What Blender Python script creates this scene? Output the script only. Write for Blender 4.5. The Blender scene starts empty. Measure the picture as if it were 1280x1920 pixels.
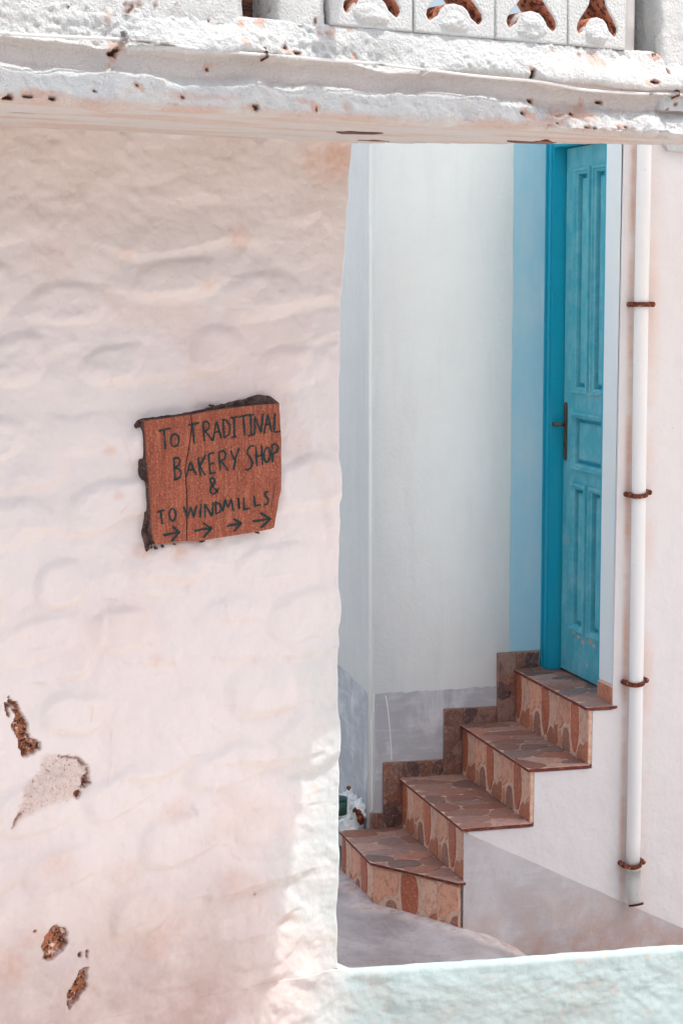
import bpy, bmesh, math, random
import numpy as np
from mathutils import Vector

# ------------------------------------------------------------------ camera, sky, sun, exposure
SC = bpy.context.scene
COL = SC.collection
EYE = Vector((0.0, 0.0, 2.35))
YAW, PITCH, FPX = math.radians(15.3), math.radians(6.4), 3720.0
FW = Vector((math.sin(YAW)*math.cos(PITCH), math.cos(YAW)*math.cos(PITCH), -math.sin(PITCH)))
RT = Vector((math.cos(YAW), -math.sin(YAW), 0))
UP = RT.cross(FW)

cam = bpy.data.cameras.new('camera')
cam.sensor_fit = 'VERTICAL'
cam.sensor_height = 36.0
cam.lens = FPX/1920*36
cam.clip_start, cam.clip_end = 0.1, 600
camo = bpy.data.objects.new('camera', cam)
camo.location = EYE
camo.rotation_euler = (math.pi/2-PITCH, 0, -YAW)
COL.objects.link(camo)
SC.camera = camo

# frame of the near wall: P0 a point on it, U along it to the right, N out of it
P0 = Vector((1.40282719, 5.08549311, 0.0))
U = Vector((0.95266148, 0.30403306, 0.0))
N = Vector((0.30403306, -0.95266148, 0.0))
ZV = Vector((0, 0, 1))
ZS = 2.7316                       # underside of the beam

SUN = (U*0.24 + N*0.364 + ZV).normalized()
EL = math.asin(SUN.z)
AZ = math.atan2(SUN.x, SUN.y)
world = bpy.data.worlds.new('World')
SC.world = world
world.use_nodes = True
wn = world.node_tree
bg = wn.nodes['Background']
sky = wn.nodes.new('ShaderNodeTexSky')
sky.sky_type = 'NISHITA'
sky.sun_disc = False
sky.sun_elevation = EL
sky.sun_rotation = AZ
sky.dust_density = 4.5
sky.ozone_density = 0.6
wn.links.new(sky.outputs[0], bg.inputs[0])
bg.inputs[1].default_value = 0.15
sl = bpy.data.lights.new('sun', 'SUN')
sl.energy = 2.0
sl.angle = math.radians(0.5)
sl.color = (1.0, 0.975, 0.94)
so = bpy.data.objects.new('sun', sl)
so.rotation_euler = SUN.to_track_quat('Z', 'Y').to_euler()
so.location = (0, 0, 20)
COL.objects.link(so)
SC.view_settings.view_transform = 'Standard'
SC.view_settings.look = 'None'
SC.view_settings.gamma = 1.0
SC.view_settings.use_curve_mapping = False
SC.view_settings.exposure = 0.78
SC.cycles.max_bounces = 10
SC.cycles.diffuse_bounces = 8

# ------------------------------------------------------------------ helpers
def at(x, y, pt, n):
    """Where the sight line of a point of the photograph meets a real plane."""
    d = FW + RT*((x-640)/FPX) - UP*((y-960)/FPX)
    t = (Vector(pt)-EYE).dot(Vector(n))/d.dot(Vector(n))
    return EYE + d*t

def wall_sz(x, y, v=0.0):
    p = at(x, y, P0+N*v, N)-P0
    return p.dot(U), p.z

def W(s, v, z):
    return P0 + U*s + N*v + ZV*z

def tag(o, label=None, cat=None, group=None, kind=None):
    if label: o['label'] = label
    if cat: o['category'] = cat
    if group: o['group'] = group
    if kind: o['kind'] = kind
    return o

def empty(name, loc, label, cat, group=None):
    o = bpy.data.objects.new(name, None)
    COL.objects.link(o)
    o.location = loc
    return tag(o, label, cat, group)

def link(name, me, mats, parent=None, smooth=False):
    o = bpy.data.objects.new(name, me)
    COL.objects.link(o)
    for m in (mats if isinstance(mats, (list, tuple)) else [mats]):
        if m is not None: me.materials.append(m)
    if smooth:
        me.polygons.foreach_set('use_smooth', [True]*len(me.polygons))
    if parent:
        o.parent = parent
        o.matrix_parent_inverse.identity()
        o.location = -parent.location if parent.parent is None else Vector((0, 0, 0))
    return o

def bmobj(name, bm, mats, parent=None, smooth=False, bevel=0, seg=2):
    bmesh.ops.recalc_face_normals(bm, faces=bm.faces)
    if bevel:
        bmesh.ops.bevel(bm, geom=[e for e in bm.edges if e.is_manifold and e.calc_face_angle(0) > 0.5],
                        offset=bevel, segments=seg, affect='EDGES', clamp_overlap=True)
    me = bpy.data.meshes.new(name)
    bm.to_mesh(me)
    bm.free()
    return link(name, me, mats, parent, smooth)

def box(bm, x0, x1, y0, y1, z0, z1, f=None, mi=0):
    vs = [bm.verts.new(f(x, y, z) if f else (x, y, z)) for z in (z0, z1) for y in (y0, y1) for x in (x0, x1)]
    for q in ((0, 2, 3, 1), (4, 5, 7, 6), (0, 1, 5, 4), (2, 6, 7, 3), (0, 4, 6, 2), (1, 3, 7, 5)):
        fc = bm.faces.new([vs[i] for i in q])
        fc.material_index = mi
    return vs

def prism(bm, pts, off, mi=0, side=None):
    """Polygon pts (3-D) extruded by the vector off."""
    a = [bm.verts.new(p) for p in pts]
    b = [bm.verts.new(Vector(p)+off) for p in pts]
    n = len(a)
    bm.faces.new(a).material_index = mi
    bm.faces.new(b[::-1]).material_index = mi
    for i in range(n):
        bm.faces.new((a[i], b[i], b[(i+1) % n], a[(i+1) % n])).material_index = mi if side is None else side

def tube(bm, pts, r, n=10, cap=True, rad=None):
    pts = [Vector(p) for p in pts]
    rings = []
    for i, p in enumerate(pts):
        d = (pts[min(i+1, len(pts)-1)]-pts[max(i-1, 0)]).normalized()
        a = d.orthogonal().normalized() if abs(d.z) < .9 else d.cross(Vector((0, 1, 0))).normalized()
        if abs(d.z) < .9: a = d.cross(ZV).normalized()
        b = d.cross(a)
        rr = rad[i] if rad else r
        rings.append([bm.verts.new(p+(a*math.cos(k*2*math.pi/n)+b*math.sin(k*2*math.pi/n))*rr) for k in range(n)])
    for A, B in zip(rings, rings[1:]):
        for k in range(n):
            bm.faces.new((A[k], A[(k+1) % n], B[(k+1) % n], B[k]))
    if cap:
        bm.faces.new(rings[0][::-1]); bm.faces.new(rings[-1])
    return rings

_rs = np.random.RandomState(7)
_TAB = _rs.rand(8, 256, 256)
def vnoise(x, y, k=0):
    x = np.asarray(x, float); y = np.asarray(y, float)
    xi = np.floor(x).astype(int); yi = np.floor(y).astype(int)
    fx = x-xi; fy = y-yi
    fx = fx*fx*fx*(fx*(fx*6-15)+10); fy = fy*fy*fy*(fy*(fy*6-15)+10)
    T = _TAB[k % 8]
    a = T[xi % 256, yi % 256]; b = T[(xi+1) % 256, yi % 256]; c = T[xi % 256, (yi+1) % 256]; d = T[(xi+1) % 256, (yi+1) % 256]
    return (a*(1-fx)+b*fx)*(1-fy)+(c*(1-fx)+d*fx)*fy
def fbm(x, y, f, o=4, k=0, g=.5):
    r = 0; a = 1; t = 0
    for i in range(o):
        r = r+a*(vnoise(x*f+13.7*i+50, y*f+7.1*i+50, k+i)-.5)
        t += a; a *= g; f *= 2.03
    return r/t*2
def sstep(a, b, x):
    t = np.clip((x-a)/(b-a), 0, 1)
    return t*t*(3-2*t)
def inpoly(x, y, P):
    r = np.zeros(np.shape(x), bool)
    for (x0, y0), (x1, y1) in zip(P, P[1:]+P[:1]):
        if y0 == y1: continue
        c = ((y0 > y) != (y1 > y)) & (x < (x1-x0)*(y-y0)/(y1-y0)+x0)
        r ^= c
    return r
def segdist(x, y, pts):
    """Distance to a polyline, and height above it."""
    best = np.full(np.shape(x), 1e9); above = np.zeros(np.shape(x)); end = np.zeros(np.shape(x))
    L = sum(math.dist(a, b) for a, b in zip(pts, pts[1:])); acc = 0
    for a, b in zip(pts, pts[1:]):
        l = math.dist(a, b)
        t = np.clip(((x-a[0])*(b[0]-a[0])+(y-a[1])*(b[1]-a[1]))/(l*l), 0, 1)
        dx = x-(a[0]+t*(b[0]-a[0])); dy = y-(a[1]+t*(b[1]-a[1]))
        d = np.hypot(dx, dy)
        m = d < best
        best = np.where(m, d, best); above = np.where(m, dy, above); end = np.where(m, (acc+t*l)/L, end)
        acc += l
    return best, above, end

def gridmesh(name, PTS, mats, parent=None, attrs=None, mask=None):
    """PTS: (rows, cols, 3) array of points."""
    R, Cn = PTS.shape[:2]
    idx = np.arange(R*Cn).reshape(R, Cn)
    q = np.stack([idx[:-1, :-1], idx[:-1, 1:], idx[1:, 1:], idx[1:, :-1]], -1).reshape(-1, 4)
    me = bpy.data.meshes.new(name)
    me.vertices.add(R*Cn)
    me.vertices.foreach_set('co', PTS.reshape(-1).astype(np.float32))
    me.loops.add(q.size); me.loops.foreach_set('vertex_index', q.reshape(-1).astype(np.int32))
    me.polygons.add(len(q))
    me.polygons.foreach_set('loop_start', (np.arange(len(q))*4).astype(np.int32))
    me.polygons.foreach_set('use_smooth', np.ones(len(q), bool))
    me.update(calc_edges=True)
    for k, v in (attrs or {}).items():
        a = me.attributes.new(k, 'FLOAT', 'POINT')
        a.data.foreach_set('value', v.reshape(-1).astype(np.float32))
    me.validate()
    return link(name, me, mats, parent)

# ------------------------------------------------------------------ materials
def lin(r, g, b):
    f = lambda c: (c/255/12.92) if c/255 <= .04045 else ((c/255+.055)/1.055)**2.4
    return (f(r), f(g), f(b), 1)

class Mat:
    def __init__(s, name, color, rough=.85, spec=.25):
        s.m = bpy.data.materials.new(name); s.m.use_nodes = True
        s.t = s.m.node_tree; s.b = s.t.nodes['Principled BSDF']
        s.b.inputs['Roughness'].default_value = rough
        s.b.inputs['Specular IOR Level'].default_value = spec
        s.tc = s.t.nodes.new('ShaderNodeNewGeometry').outputs['Position']
        s.c = None; s.col = color
        s.h = None
        s.set(color)
    def n(s, t, **k):
        x = s.t.nodes.new(t)
        for a, b in k.items(): setattr(x, a, b)
        return x
    def set(s, c):
        if hasattr(c, 'links'): s.t.links.new(c, s.b.inputs['Base Color']); s.c = c
        else: s.b.inputs['Base Color'].default_value = c; s.c = c
    def plug(s, v, sock):
        if hasattr(v, 'links'): s.t.links.new(v, sock)
        else: sock.default_value = v
    def objcoord(s):
        s.tc = s.n('ShaderNodeTexCoord').outputs['Object']; return s
    def noise(s, scale, lo=.4, hi=.6, detail=5, rough=.6, stretch=None, dist=0):
        v = s.tc
        if stretch:
            mp = s.n('ShaderNodeMapping'); mp.inputs['Scale'].default_value = stretch
            s.t.links.new(v, mp.inputs[0]); v = mp.outputs[0]
        x = s.n('ShaderNodeTexNoise'); x.inputs['Scale'].default_value = scale
        x.inputs['Detail'].default_value = detail; x.inputs['Roughness'].default_value = rough
        x.inputs['Distortion'].default_value = dist
        s.t.links.new(v, x.inputs['Vector'])
        r = s.n('ShaderNodeMapRange'); r.inputs['From Min'].default_value = lo; r.inputs['From Max'].default_value = hi
        s.t.links.new(x.outputs[0], r.inputs[0])
        return r.outputs[0]
    def attr(s, name):
        return s.n('ShaderNodeAttribute', attribute_name=name).outputs['Fac']
    def mul(s, a, b, op='MULTIPLY', clamp=True):
        x = s.n('ShaderNodeMath', operation=op, use_clamp=clamp)
        s.plug(a, x.inputs[0]); s.plug(b, x.inputs[1]); return x.outputs[0]
    def mix(s, fac, col, mode='MIX'):
        x = s.n('ShaderNodeMix', data_type='RGBA', blend_type=mode)
        s.plug(fac, x.inputs[0]); s.plug(s.c, x.inputs[6]); s.plug(col, x.inputs[7])
        s.set(x.outputs[2]); return s
    def bump(s, h, dist, strength=1.0):
        x = s.n('ShaderNodeBump'); x.inputs['Distance'].default_value = dist; x.inputs['Strength'].default_value = strength
        s.plug(h, x.inputs['Height'])
        if s.h is not None: s.t.links.new(s.h, x.inputs['Normal'])
        s.h = x.outputs[0]; s.t.links.new(s.h, s.b.inputs['Normal']); return s

def plaster(name, col, dirt=(200, 150, 125), amount=.25, fine=.0012):
    m = Mat(name, lin(*col), .92, .15)
    m.mix(m.mul(m.noise(2.3, .45, .75), amount), lin(*dirt))
    m.mix(m.mul(m.noise(14, .5, .8), amount*.5), lin(*[min(255, c*.86) for c in col]))
    m.bump(m.noise(420, 0, 1, 3), fine*1.1).bump(m.noise(60, 0, 1, 4), fine*1.6)
    return m

WALL = (219, 212, 208)
m_wall = plaster('old_whitewash', WALL, (224, 200, 186), .14, .0014)
aq = m_wall.attr('aqua_lit')
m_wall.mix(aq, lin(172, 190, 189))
m_wall.mix(m_wall.mul(m_wall.attr('patch'), .75), lin(158, 166, 163))
m_wall.mix(m_wall.attr('stain_bounce'), lin(206, 160, 132))
m_wall.mix(m_wall.mul(m_wall.attr('rough'), .5), lin(222, 198, 186))
m_wall.mix(m_wall.mul(m_wall.mul(m_wall.attr('rough'), m_wall.noise(70, .48, .6, 6, .75)), .5), lin(190, 164, 150))
m_wall.mix(m_wall.mul(m_wall.mul(m_wall.attr('rough'), m_wall.noise(150, .6, .66, 4)), .7), lin(120, 84, 66))
m_wall.mix(m_wall.mul(m_wall.attr('grime'), m_wall.noise(9, .0, .55)), lin(172, 151, 145))  # grime: base dirt plus the view's dark corner put into the colour
pk = m_wall.attr('peel')
pk = m_wall.mul(pk, m_wall.noise(38, .36, .46, 6, .8))
m_wall.mix(pk, lin(172, 112, 80))
m_wall.mix(m_wall.mul(pk, m_wall.noise(30, .46, .58, 6, .75)), lin(112, 72, 56))
m_wall.mix(m_wall.mul(pk, m_wall.noise(90, .52, .62, 4)), lin(52, 38, 34))
m_wall.mix(m_wall.mul(pk, m_wall.noise(62, .57, .63, 5)), lin(216, 192, 176))
m_wall.bump(m_wall.mul(m_wall.attr('rough'), m_wall.noise(140, .3, .7, 4)), .003)
m_wall = m_wall.m

m_beam = plaster('crusted_whitewash', (210, 213, 211), (214, 190, 176), .16, .0016)
m_beam.mix(m_beam.attr('stain_bounce'), lin(206, 150, 120))
m_beam.mix(m_beam.attr('pit'), lin(72, 44, 34))
m_beam.bump(m_beam.noise(150, .35, .7, 4), .0026)

m_beam = m_beam.m

m_house = plaster('smooth_white_paint', (236, 239, 234), (222, 214, 208), .22, .0009)
m_house.bump(m_house.noise(9, .3, .7, 3, .5, (1, 1, .6)), .002)
m_house.mix(m_house.mul(m_house.noise(5, .52, .75, 6, .65, (3, 3, .35)), .25), lin(214, 210, 206))
m_house.mix(m_house.mul(m_house.noise(160, .70, .74, 3), .5), lin(170, 150, 140))
m_house = m_house.m
m_pipehouse = plaster('white_stair_plaster', (228, 224, 221), (224, 206, 195), .18, .0009)
_sx = m_pipehouse.n('ShaderNodeSeparateXYZ'); m_pipehouse.t.links.new(m_pipehouse.tc, _sx.inputs[0])
def _bandmask(lo, hi, soft):
    a = m_pipehouse.n('ShaderNodeMapRange'); a.inputs['From Min'].default_value = lo-soft; a.inputs['From Max'].default_value = lo+soft
    b = m_pipehouse.n('ShaderNodeMapRange'); b.inputs['From Min'].default_value = hi+soft; b.inputs['From Max'].default_value = hi-soft
    for q in (a, b): m_pipehouse.t.links.new(_sx.outputs['X'], q.inputs[0])
    return m_pipehouse.mul(a.outputs[0], b.outputs[0])
m_pipehouse.mix(m_pipehouse.mul(_bandmask(2.722, 2.742, .008), m_pipehouse.noise(7, .3, .62, 5, .6, (.3, .3, 1))), lin(214, 178, 160))
m_pipehouse.mix(m_pipehouse.mul(m_pipehouse.mul(_bandmask(2.775, 2.83, .02), m_pipehouse.noise(4, .38, .62, 5, .6, (.3, .3, 1))), .5), lin(226, 190, 168))
m_pipehouse.mix(m_pipehouse.mul(m_pipehouse.noise(150, .70, .74, 3), .6), lin(150, 130, 120))
m_pipehouse.bump(m_pipehouse.noise(8, .3, .7, 3, .5), .005)
m_pipehouse = m_pipehouse.m
m_bounce_house = plaster('salmon_bounce', (226, 200, 184), (205, 180, 160), .3).m
m_street = plaster('warm_paving', (216, 211, 207), (200, 193, 187), .3).m
m_alley = plaster('grey_cement', (186, 180, 178), (128, 110, 106), .9, .002)
m_alley.mix(m_alley.mul(m_alley.noise(6, .48, .66, 7, .7, (1, .5, 1), .8), .55), lin(140, 132, 132))
m_alley.mix(m_alley.mul(m_alley.noise(60, .6, .7, 4), .4), lin(120, 100, 92))
m_alley.mix(m_alley.mul(m_alley.attr('white'), m_alley.noise(30, .25, .55)), lin(214, 204, 200))
m_alley.mix(m_alley.mul(m_alley.attr('white'), m_alley.noise(24, .55, .68)), lin(202, 160, 134))
m_alley = m_alley.m

def dado(name, base, pale, brown, pa, ba):
    m = Mat(name, lin(*base), .85, .2)
    m.mix(m.mul(m.noise(7, .48, .66, 6, .65, (1, 1, .6), .6), pa), lin(*pale))
    m.mix(m.mul(m.noise(30, .5, .7, 4, .6, (.3, .3, 1.5)), pa*.5), lin(*pale))
    m.mix(m.mul(m.noise(4.2, .47, .7, 6, .6), ba), lin(*brown))
    m.bump(m.noise(90, 0, 1, 4), .0012)
    return m
m_dado = dado('grey_dado_paint', (186, 188, 190), (226, 227, 226), (166, 167, 171), .9, .45).m
m_dado2 = dado('faded_grey_dado', (194, 190, 190), (218, 216, 215), (186, 166, 156), .7, .3)
# rising damp: brown towards the ground with a ragged upper edge
sx = m_dado2.n('ShaderNodeSeparateXYZ'); m_dado2.t.links.new(m_dado2.tc, sx.inputs[0])
low = m_dado2.n('ShaderNodeMapRange'); low.inputs['From Min'].default_value = .30; low.inputs['From Max'].default_value = .06
m_dado2.t.links.new(sx.outputs['Z'], low.inputs[0])
m_dado2.mix(m_dado2.mul(m_dado2.mul(low.outputs[0], m_dado2.noise(11, .3, .6)), .75), lin(184, 146, 128))
m_dado2 = m_dado2.m

m_band = Mat('light_blue_wash', lin(168, 214, 228), .85, .2)
m_band.mix(m_band.mul(m_band.noise(9, .45, .7, 5, .6, (1, 1, .35)), .75), lin(198, 222, 228))
m_band.mix(m_band.mul(m_band.noise(40, .6, .72, 4, .6, (1, 1, .3)), .35), lin(190, 210, 220))
m_band.bump(m_band.noise(120, 0, 1, 3), .0008)
m_band = m_band.m
m_band_lit = Mat('lit_blue_wash', lin(228, 234, 232), .85, .2)  # same blue wash, paled because this face catches more sky light
m_band_lit.mix(m_band_lit.mul(m_band_lit.noise(9, .45, .7, 5, .6, (1, 1, .35)), .5), lin(214, 228, 236))
m_band_lit = m_band_lit.m

m_door = Mat('teal_gloss_paint', lin(74, 168, 184), .55, .3)
m_door.mix(m_door.mul(m_door.noise(13, .42, .66, 6, .7), .55), lin(140, 196, 204))
m_door.mix(m_door.mul(m_door.noise(46, .58, .7, 4), .4), lin(120, 180, 196))
m_door.mix(m_door.mul(m_door.noise(130, .70, .74, 3), .8), lin(168, 140, 120))
m_door.mix(m_door.mul(m_door.noise(26, .5, .64, 6, .7, (1, 1, .12)), .2), lin(30, 124, 148))
m_door.bump(m_door.noise(70, 0, 1, 4, .6, (1, 1, .15)), .0006)
m_door = m_door.m
m_frame = Mat('teal_frame_paint', lin(6, 160, 188), .5, .4)
m_frame.mix(m_frame.mul(m_frame.noise(14, .45, .7, 6, .6, (1, 1, .3)), .5), lin(60, 160, 176))
m_frame.mix(m_frame.mul(m_frame.noise(160, .69, .73, 3), .7), lin(160, 150, 140))
m_frame = m_frame.m
m_chip = Mat('bare_wood_chip', lin(196, 170, 150), .8).m
m_dark = Mat('gap_shade_tone', lin(26, 22, 22), .9).m  # near-black that stands in for shade in gaps and holes

m_iron = Mat('tarnished_brass', lin(96, 84, 74), .5, .5)
m_iron.b.inputs['Metallic'].default_value = .6
m_iron.mix(m_iron.noise(60, .45, .6), lin(120, 84, 66)); m_iron = m_iron.m
m_rust = Mat('rust', lin(126, 70, 48), .9, .2)
m_rust.mix(m_rust.noise(150, .45, .58), lin(62, 40, 34)); m_rust.mix(m_rust.noise(110, .56, .66), lin(196, 128, 96))
m_rust.bump(m_rust.noise(200, 0, 1, 3), .002); m_rust = m_rust.m
m_pvc = Mat('white_painted_pipe', lin(234, 233, 229), .45, .4)
m_pvc.mix(m_pvc.mul(m_pvc.noise(5, .5, .8, 5, .6, (1, 1, .4)), .3), lin(210, 205, 202))
m_pvc.mix(m_pvc.mul(m_pvc.noise(70, .69, .74, 3), .6), lin(150, 120, 105)); m_pvc = m_pvc.m
m_cable = Mat('painted_cable', lin(216, 214, 210), .6, .3)
m_cable.mix(m_cable.noise(6, .55, .62), lin(120, 116, 114)); m_cable = m_cable.m

def stonemat(name, rough, spec, vein, vs):
    m = Mat(name, (1, 1, 1, 1), rough, spec)
    oi = m.n('ShaderNodeObjectInfo')
    m.set(oi.outputs['Color'])
    m.mix(m.mul(m.noise(vs, .48, .7, 7, .7), .65), lin(*vein[0]))
    m.mix(m.mul(m.noise(vs*2.4, .52, .66, 6, .7, (1, 1, 1), 1.2), .6), lin(*vein[1]))
    m.mix(m.mul(m.noise(150, .52, .66, 4, .7), .32), lin(*vein[0]))
    m.mix(m.mul(m.noise(210, .56, .68, 4, .7), .5), lin(*vein[1]))
    m.bump(m.noise(130, 0, 1, 4), .0012)
    return m.m
m_rstone = stonemat('riser_stone_glaze', .5, .35, ((150, 82, 58), (232, 180, 150)), 34)
m_tstone = stonemat('tread_stone_glaze', .42, .4, ((100, 72, 62), (182, 146, 130)), 42)
m_sstone = stonemat('skirting_stone_glaze', .5, .35, ((54, 40, 38), (196, 150, 128)), 24)
m_grout = Mat('beige_grout', lin(226, 188, 164), .85); m_grout.mix(m_grout.noise(40, .45, .7), lin(196, 150, 126)); m_grout = m_grout.m
m_grout2 = Mat('tread_grout', lin(206, 170, 152), .8); m_grout2.mix(m_grout2.noise(40, .45, .7), lin(176, 142, 126)); m_grout2 = m_grout2.m
m_sgrout = Mat('dark_grout', lin(164, 130, 116), .8); m_sgrout.mix(m_sgrout.noise(60, .45, .7), lin(120, 92, 84)); m_sgrout = m_sgrout.m
m_tile_body = Mat('red_tile_body', lin(112, 54, 44), .8); m_tile_body.mix(m_tile_body.noise(60, .5, .7), lin(150, 90, 74)); m_tile_body = m_tile_body.m

m_wood = Mat('red_brown_board', lin(152, 84, 62), .75, .25)
m_wood.mix(m_wood.mul(m_wood.noise(16, .4, .66, 6, .65, (3, 3, .5)), .8), lin(118, 58, 42))
m_wood.mix(m_wood.mul(m_wood.noise(60, .52, .7, 5, .65, (2.5, 2.5, .25)), .7), lin(182, 118, 90))
m_wood.mix(m_wood.mul(m_wood.noise(190, .5, .64, 3), .6), lin(100, 50, 38))
m_wood.mix(m_wood.mul(m_wood.noise(240, .56, .66, 3), .6), lin(190, 130, 104))
m_wood.bump(m_wood.noise(60, 0, 1, 5, .6, (3, 3, .2)), .0025); m_wood = m_wood.m
m_ink = Mat('dark_green_paint', lin(22, 44, 44), .6, .3); m_ink.mix(m_ink.noise(200, .58, .7, 3), lin(52, 58, 52)); m_ink = m_ink.m
m_mortar = Mat('dirty_mortar', lin(92, 76, 71), .95, .1)
m_mortar.mix(m_mortar.noise(50, .45, .6), lin(66, 53, 50)); m_mortar.mix(m_mortar.mul(m_mortar.noise(90, .56, .68), .6), lin(140, 118, 108))
m_mortar.bump(m_mortar.noise(110, 0, 1, 4), .005); m_mortar = m_mortar.m
m_raw = Mat('bare_pink_concrete', lin(190, 128, 102), .9, .1)
m_raw.mix(m_raw.noise(70, .47, .6), lin(96, 62, 52)); m_raw.mix(m_raw.mul(m_raw.noise(120, .58, .68), .7), lin(206, 180, 168)); m_raw = m_raw.m
m_lath = Mat('exposed_lath', lin(132, 92, 74), .9)
m_lath.mix(m_lath.noise(40, .45, .6, 4, .6, (.5, .5, 3)), lin(84, 58, 50)); m_lath = m_lath.m
m_green = Mat('green_enamel', lin(44, 92, 82), .5, .4)
m_green.mix(m_green.noise(40, .5, .62), lin(26, 58, 56)); m_green.mix(m_green.mul(m_green.noise(80, .62, .7), .7), lin(120, 150, 140)); m_green = m_green.m
m_sail_diffuser = bpy.data.materials.new('sail_diffuser'); m_sail_diffuser.use_nodes = True  # translucent, so the added sail spreads soft light below it
_t = m_sail_diffuser.node_tree
_b = _t.nodes['Principled BSDF']; _b.inputs['Base Color'].default_value = (.82, .80, .77, 1); _b.inputs['Roughness'].default_value = .9
_tr = _t.nodes.new('ShaderNodeBsdfTranslucent'); _tr.inputs[0].default_value = (.97, .95, .90, 1)
_mx = _t.nodes.new('ShaderNodeMixShader'); _mx.inputs[0].default_value = .97
_t.links.new(_b.outputs[0], _mx.inputs[1]); _t.links.new(_tr.outputs[0], _mx.inputs[2])
_t.links.new(_mx.outputs[0], _t.nodes['Material Output'].inputs[0])

# ------------------------------------------------------------------ the setting
bm = bmesh.new(); box(bm, -150, 150, -150, 150, -.7, -.42)
tag(bmobj('ground', bm, m_house), 'flat grey ground around the houses', kind='structure')
bm = bmesh.new(); box(bm, -14, 12, .05, 6.0, -.95, 0, lambda s, v, z: W(s, v, z))
tag(bmobj('street', bm, m_street), 'sunlit paved lane in front of the whitewashed wall', kind='structure')

# alley ground, falling to the right
xs = np.arange(.2, 4.2, .02); ys = np.arange(5.12, 9.0, .02)
X, Y = np.meshgrid(xs, ys)
Zg = .178 - .36*sstep(2.08, 2.9, X) - .05*(6.3-Y)*(Y < 6.3) + .012*fbm(X, Y, 4, 4)
# pale cement fillet along the foot of the first step
d1, _, _ = segdist(X, Y, [(1.9, 7.0), (1.9, 6.575), (2.126, 6.255), (2.3, 6.2)])
d1 = d1 + .03*fbm(X, Y, 12, 3, 2)
white = 1-sstep(.02, .10, d1)
Zg += .005*np.exp(-(d1/.05)**2)
tag(gridmesh('alley_ground', np.stack([X, Y, Zg], -1), m_alley, None, {'white': white}), 'grey cement alley floor at the foot of the steps', kind='structure')

# ------------------------------------------------------------------ near wall with low parapet
LEDGES = [
 ([(206,458),(247,474),(361,461),(448,445),(500,450)], .014), ([(247,551),(325,556),(412,528)], .013),
 ([(474,579),(541,571),(634,553)], .012), ([(40,690),(60,668),(110,655),(155,650)], .008), ([(201,708),(289,700),(412,703)], .012),
 ([(20,992),(98,994),(180,989)], .016), ([(10,912),(72,915),(113,899),(120,840)], .012), ([(263,1069),(309,1082),(361,1077),(381,1059)], .017),
 ([(253,1237),(340,1234)], .014), ([(412,1232),(546,1234),(618,1214)], .012), ([(93,1280),(155,1255),(180,1203),(191,1121)], .016),
 ([(418,1157),(448,1152),(470,1159)], .010), ([(237,1461),(299,1456),(350,1415)], .016), ([(438,1425),(515,1420),(567,1410)], .017),
 ([(443,1317),(490,1335),(562,1317)], .014), ([(361,1523),(412,1492)], .012), ([(440,1582),(500,1575)], .009), ([(397,1678),(464,1657),(562,1634)], .020),
 ([(459,1755),(505,1740),(546,1704)], .012), ([(206,1755),(247,1735)], .010), ([(495,1518),(577,1508)], .012),
 ([(470,1850),(540,1820),(600,1850)], .012), ([(540,420),(600,400),(630,430)], .008), ([(330,370),(420,365)], .006), ([(565,690),(575,640),(625,620)], .008),
 ([(580,860),(600,910),(625,1000)], .008), ([(200,1330),(215,1420)], .006)]
PEEL = [[(x/5.82, 1280+y/5.82) for x, y in q] for q in (
   [(75,165),(180,210),(250,330),(305,450),(330,590),(450,650),(445,735),(380,780),(250,800),(210,700),(215,610),(130,510),(165,450),(175,330),(120,250)],
   [(915,1020),(975,1015),(1005,1090),(960,1140),(900,1150)], [(800,1180),(880,1165),(885,1220),(850,1260),(800,1230)],
   [(600,800),(760,800),(900,840),(975,930),(985,1010),(950,1010),(930,920),(850,860),(740,825)], [(180,1400),(220,1410),(120,1560),(85,1590)],
   [(60,200),(110,240),(105,390),(80,380)])]
PEEL += [[(x/1.94, 1250+y/1.94) for x, y in q] for q in (
   [(160,975),(190,942),(240,950),(252,1000),(225,1040),(190,1065),(155,1060),(148,1020)],
   [(285,1100),(312,1095),(312,1160),(285,1210),(250,1245),(240,1190),(265,1150)], [(285,1040),(298,1035),(298,1060),(288,1062)],
   [(310,1035),(318,1035),(318,1060),(312,1060)], [(112,955),(119,955),(119,963),(112,963)], [(930,825),(936,825),(936,833),(930,833)])]
ROUGH = [[(x/5.82, 1280+y/5.82) for x, y in [(470,790),(760,800),(900,840),(975,950),(1000,1090),(860,1220),(500,1320),(250,1450),(90,1600),(190,1300),(300,1100),(450,950)]]]
STAIN = [((640,285),60,.8),((600,300),80,.45),((290,1775),60,.5),((330,1740),50,.35),((20,1815),45,.6),((60,1760),40,.35),((480,1675),60,.25),((545,1720),26,.35),
         ((430,1650),40,.35),((590,1480),16,.6),((450,446),42,.6),((230,475),25,.35),((380,535),30,.4),((100,470),60,.15),((330,1520),40,.25),((230,1640),45,.25),
         ((360,1870),70,.35),((150,1860),50,.3),((460,1880),60,.15),((100,1620),50,.25),((290,1237),25,.35),((205,845),18,.45),((215,930),16,.5),((265,1035),20,.6),((330,1035),30,.5),((405,1020),22,.4)]
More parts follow.
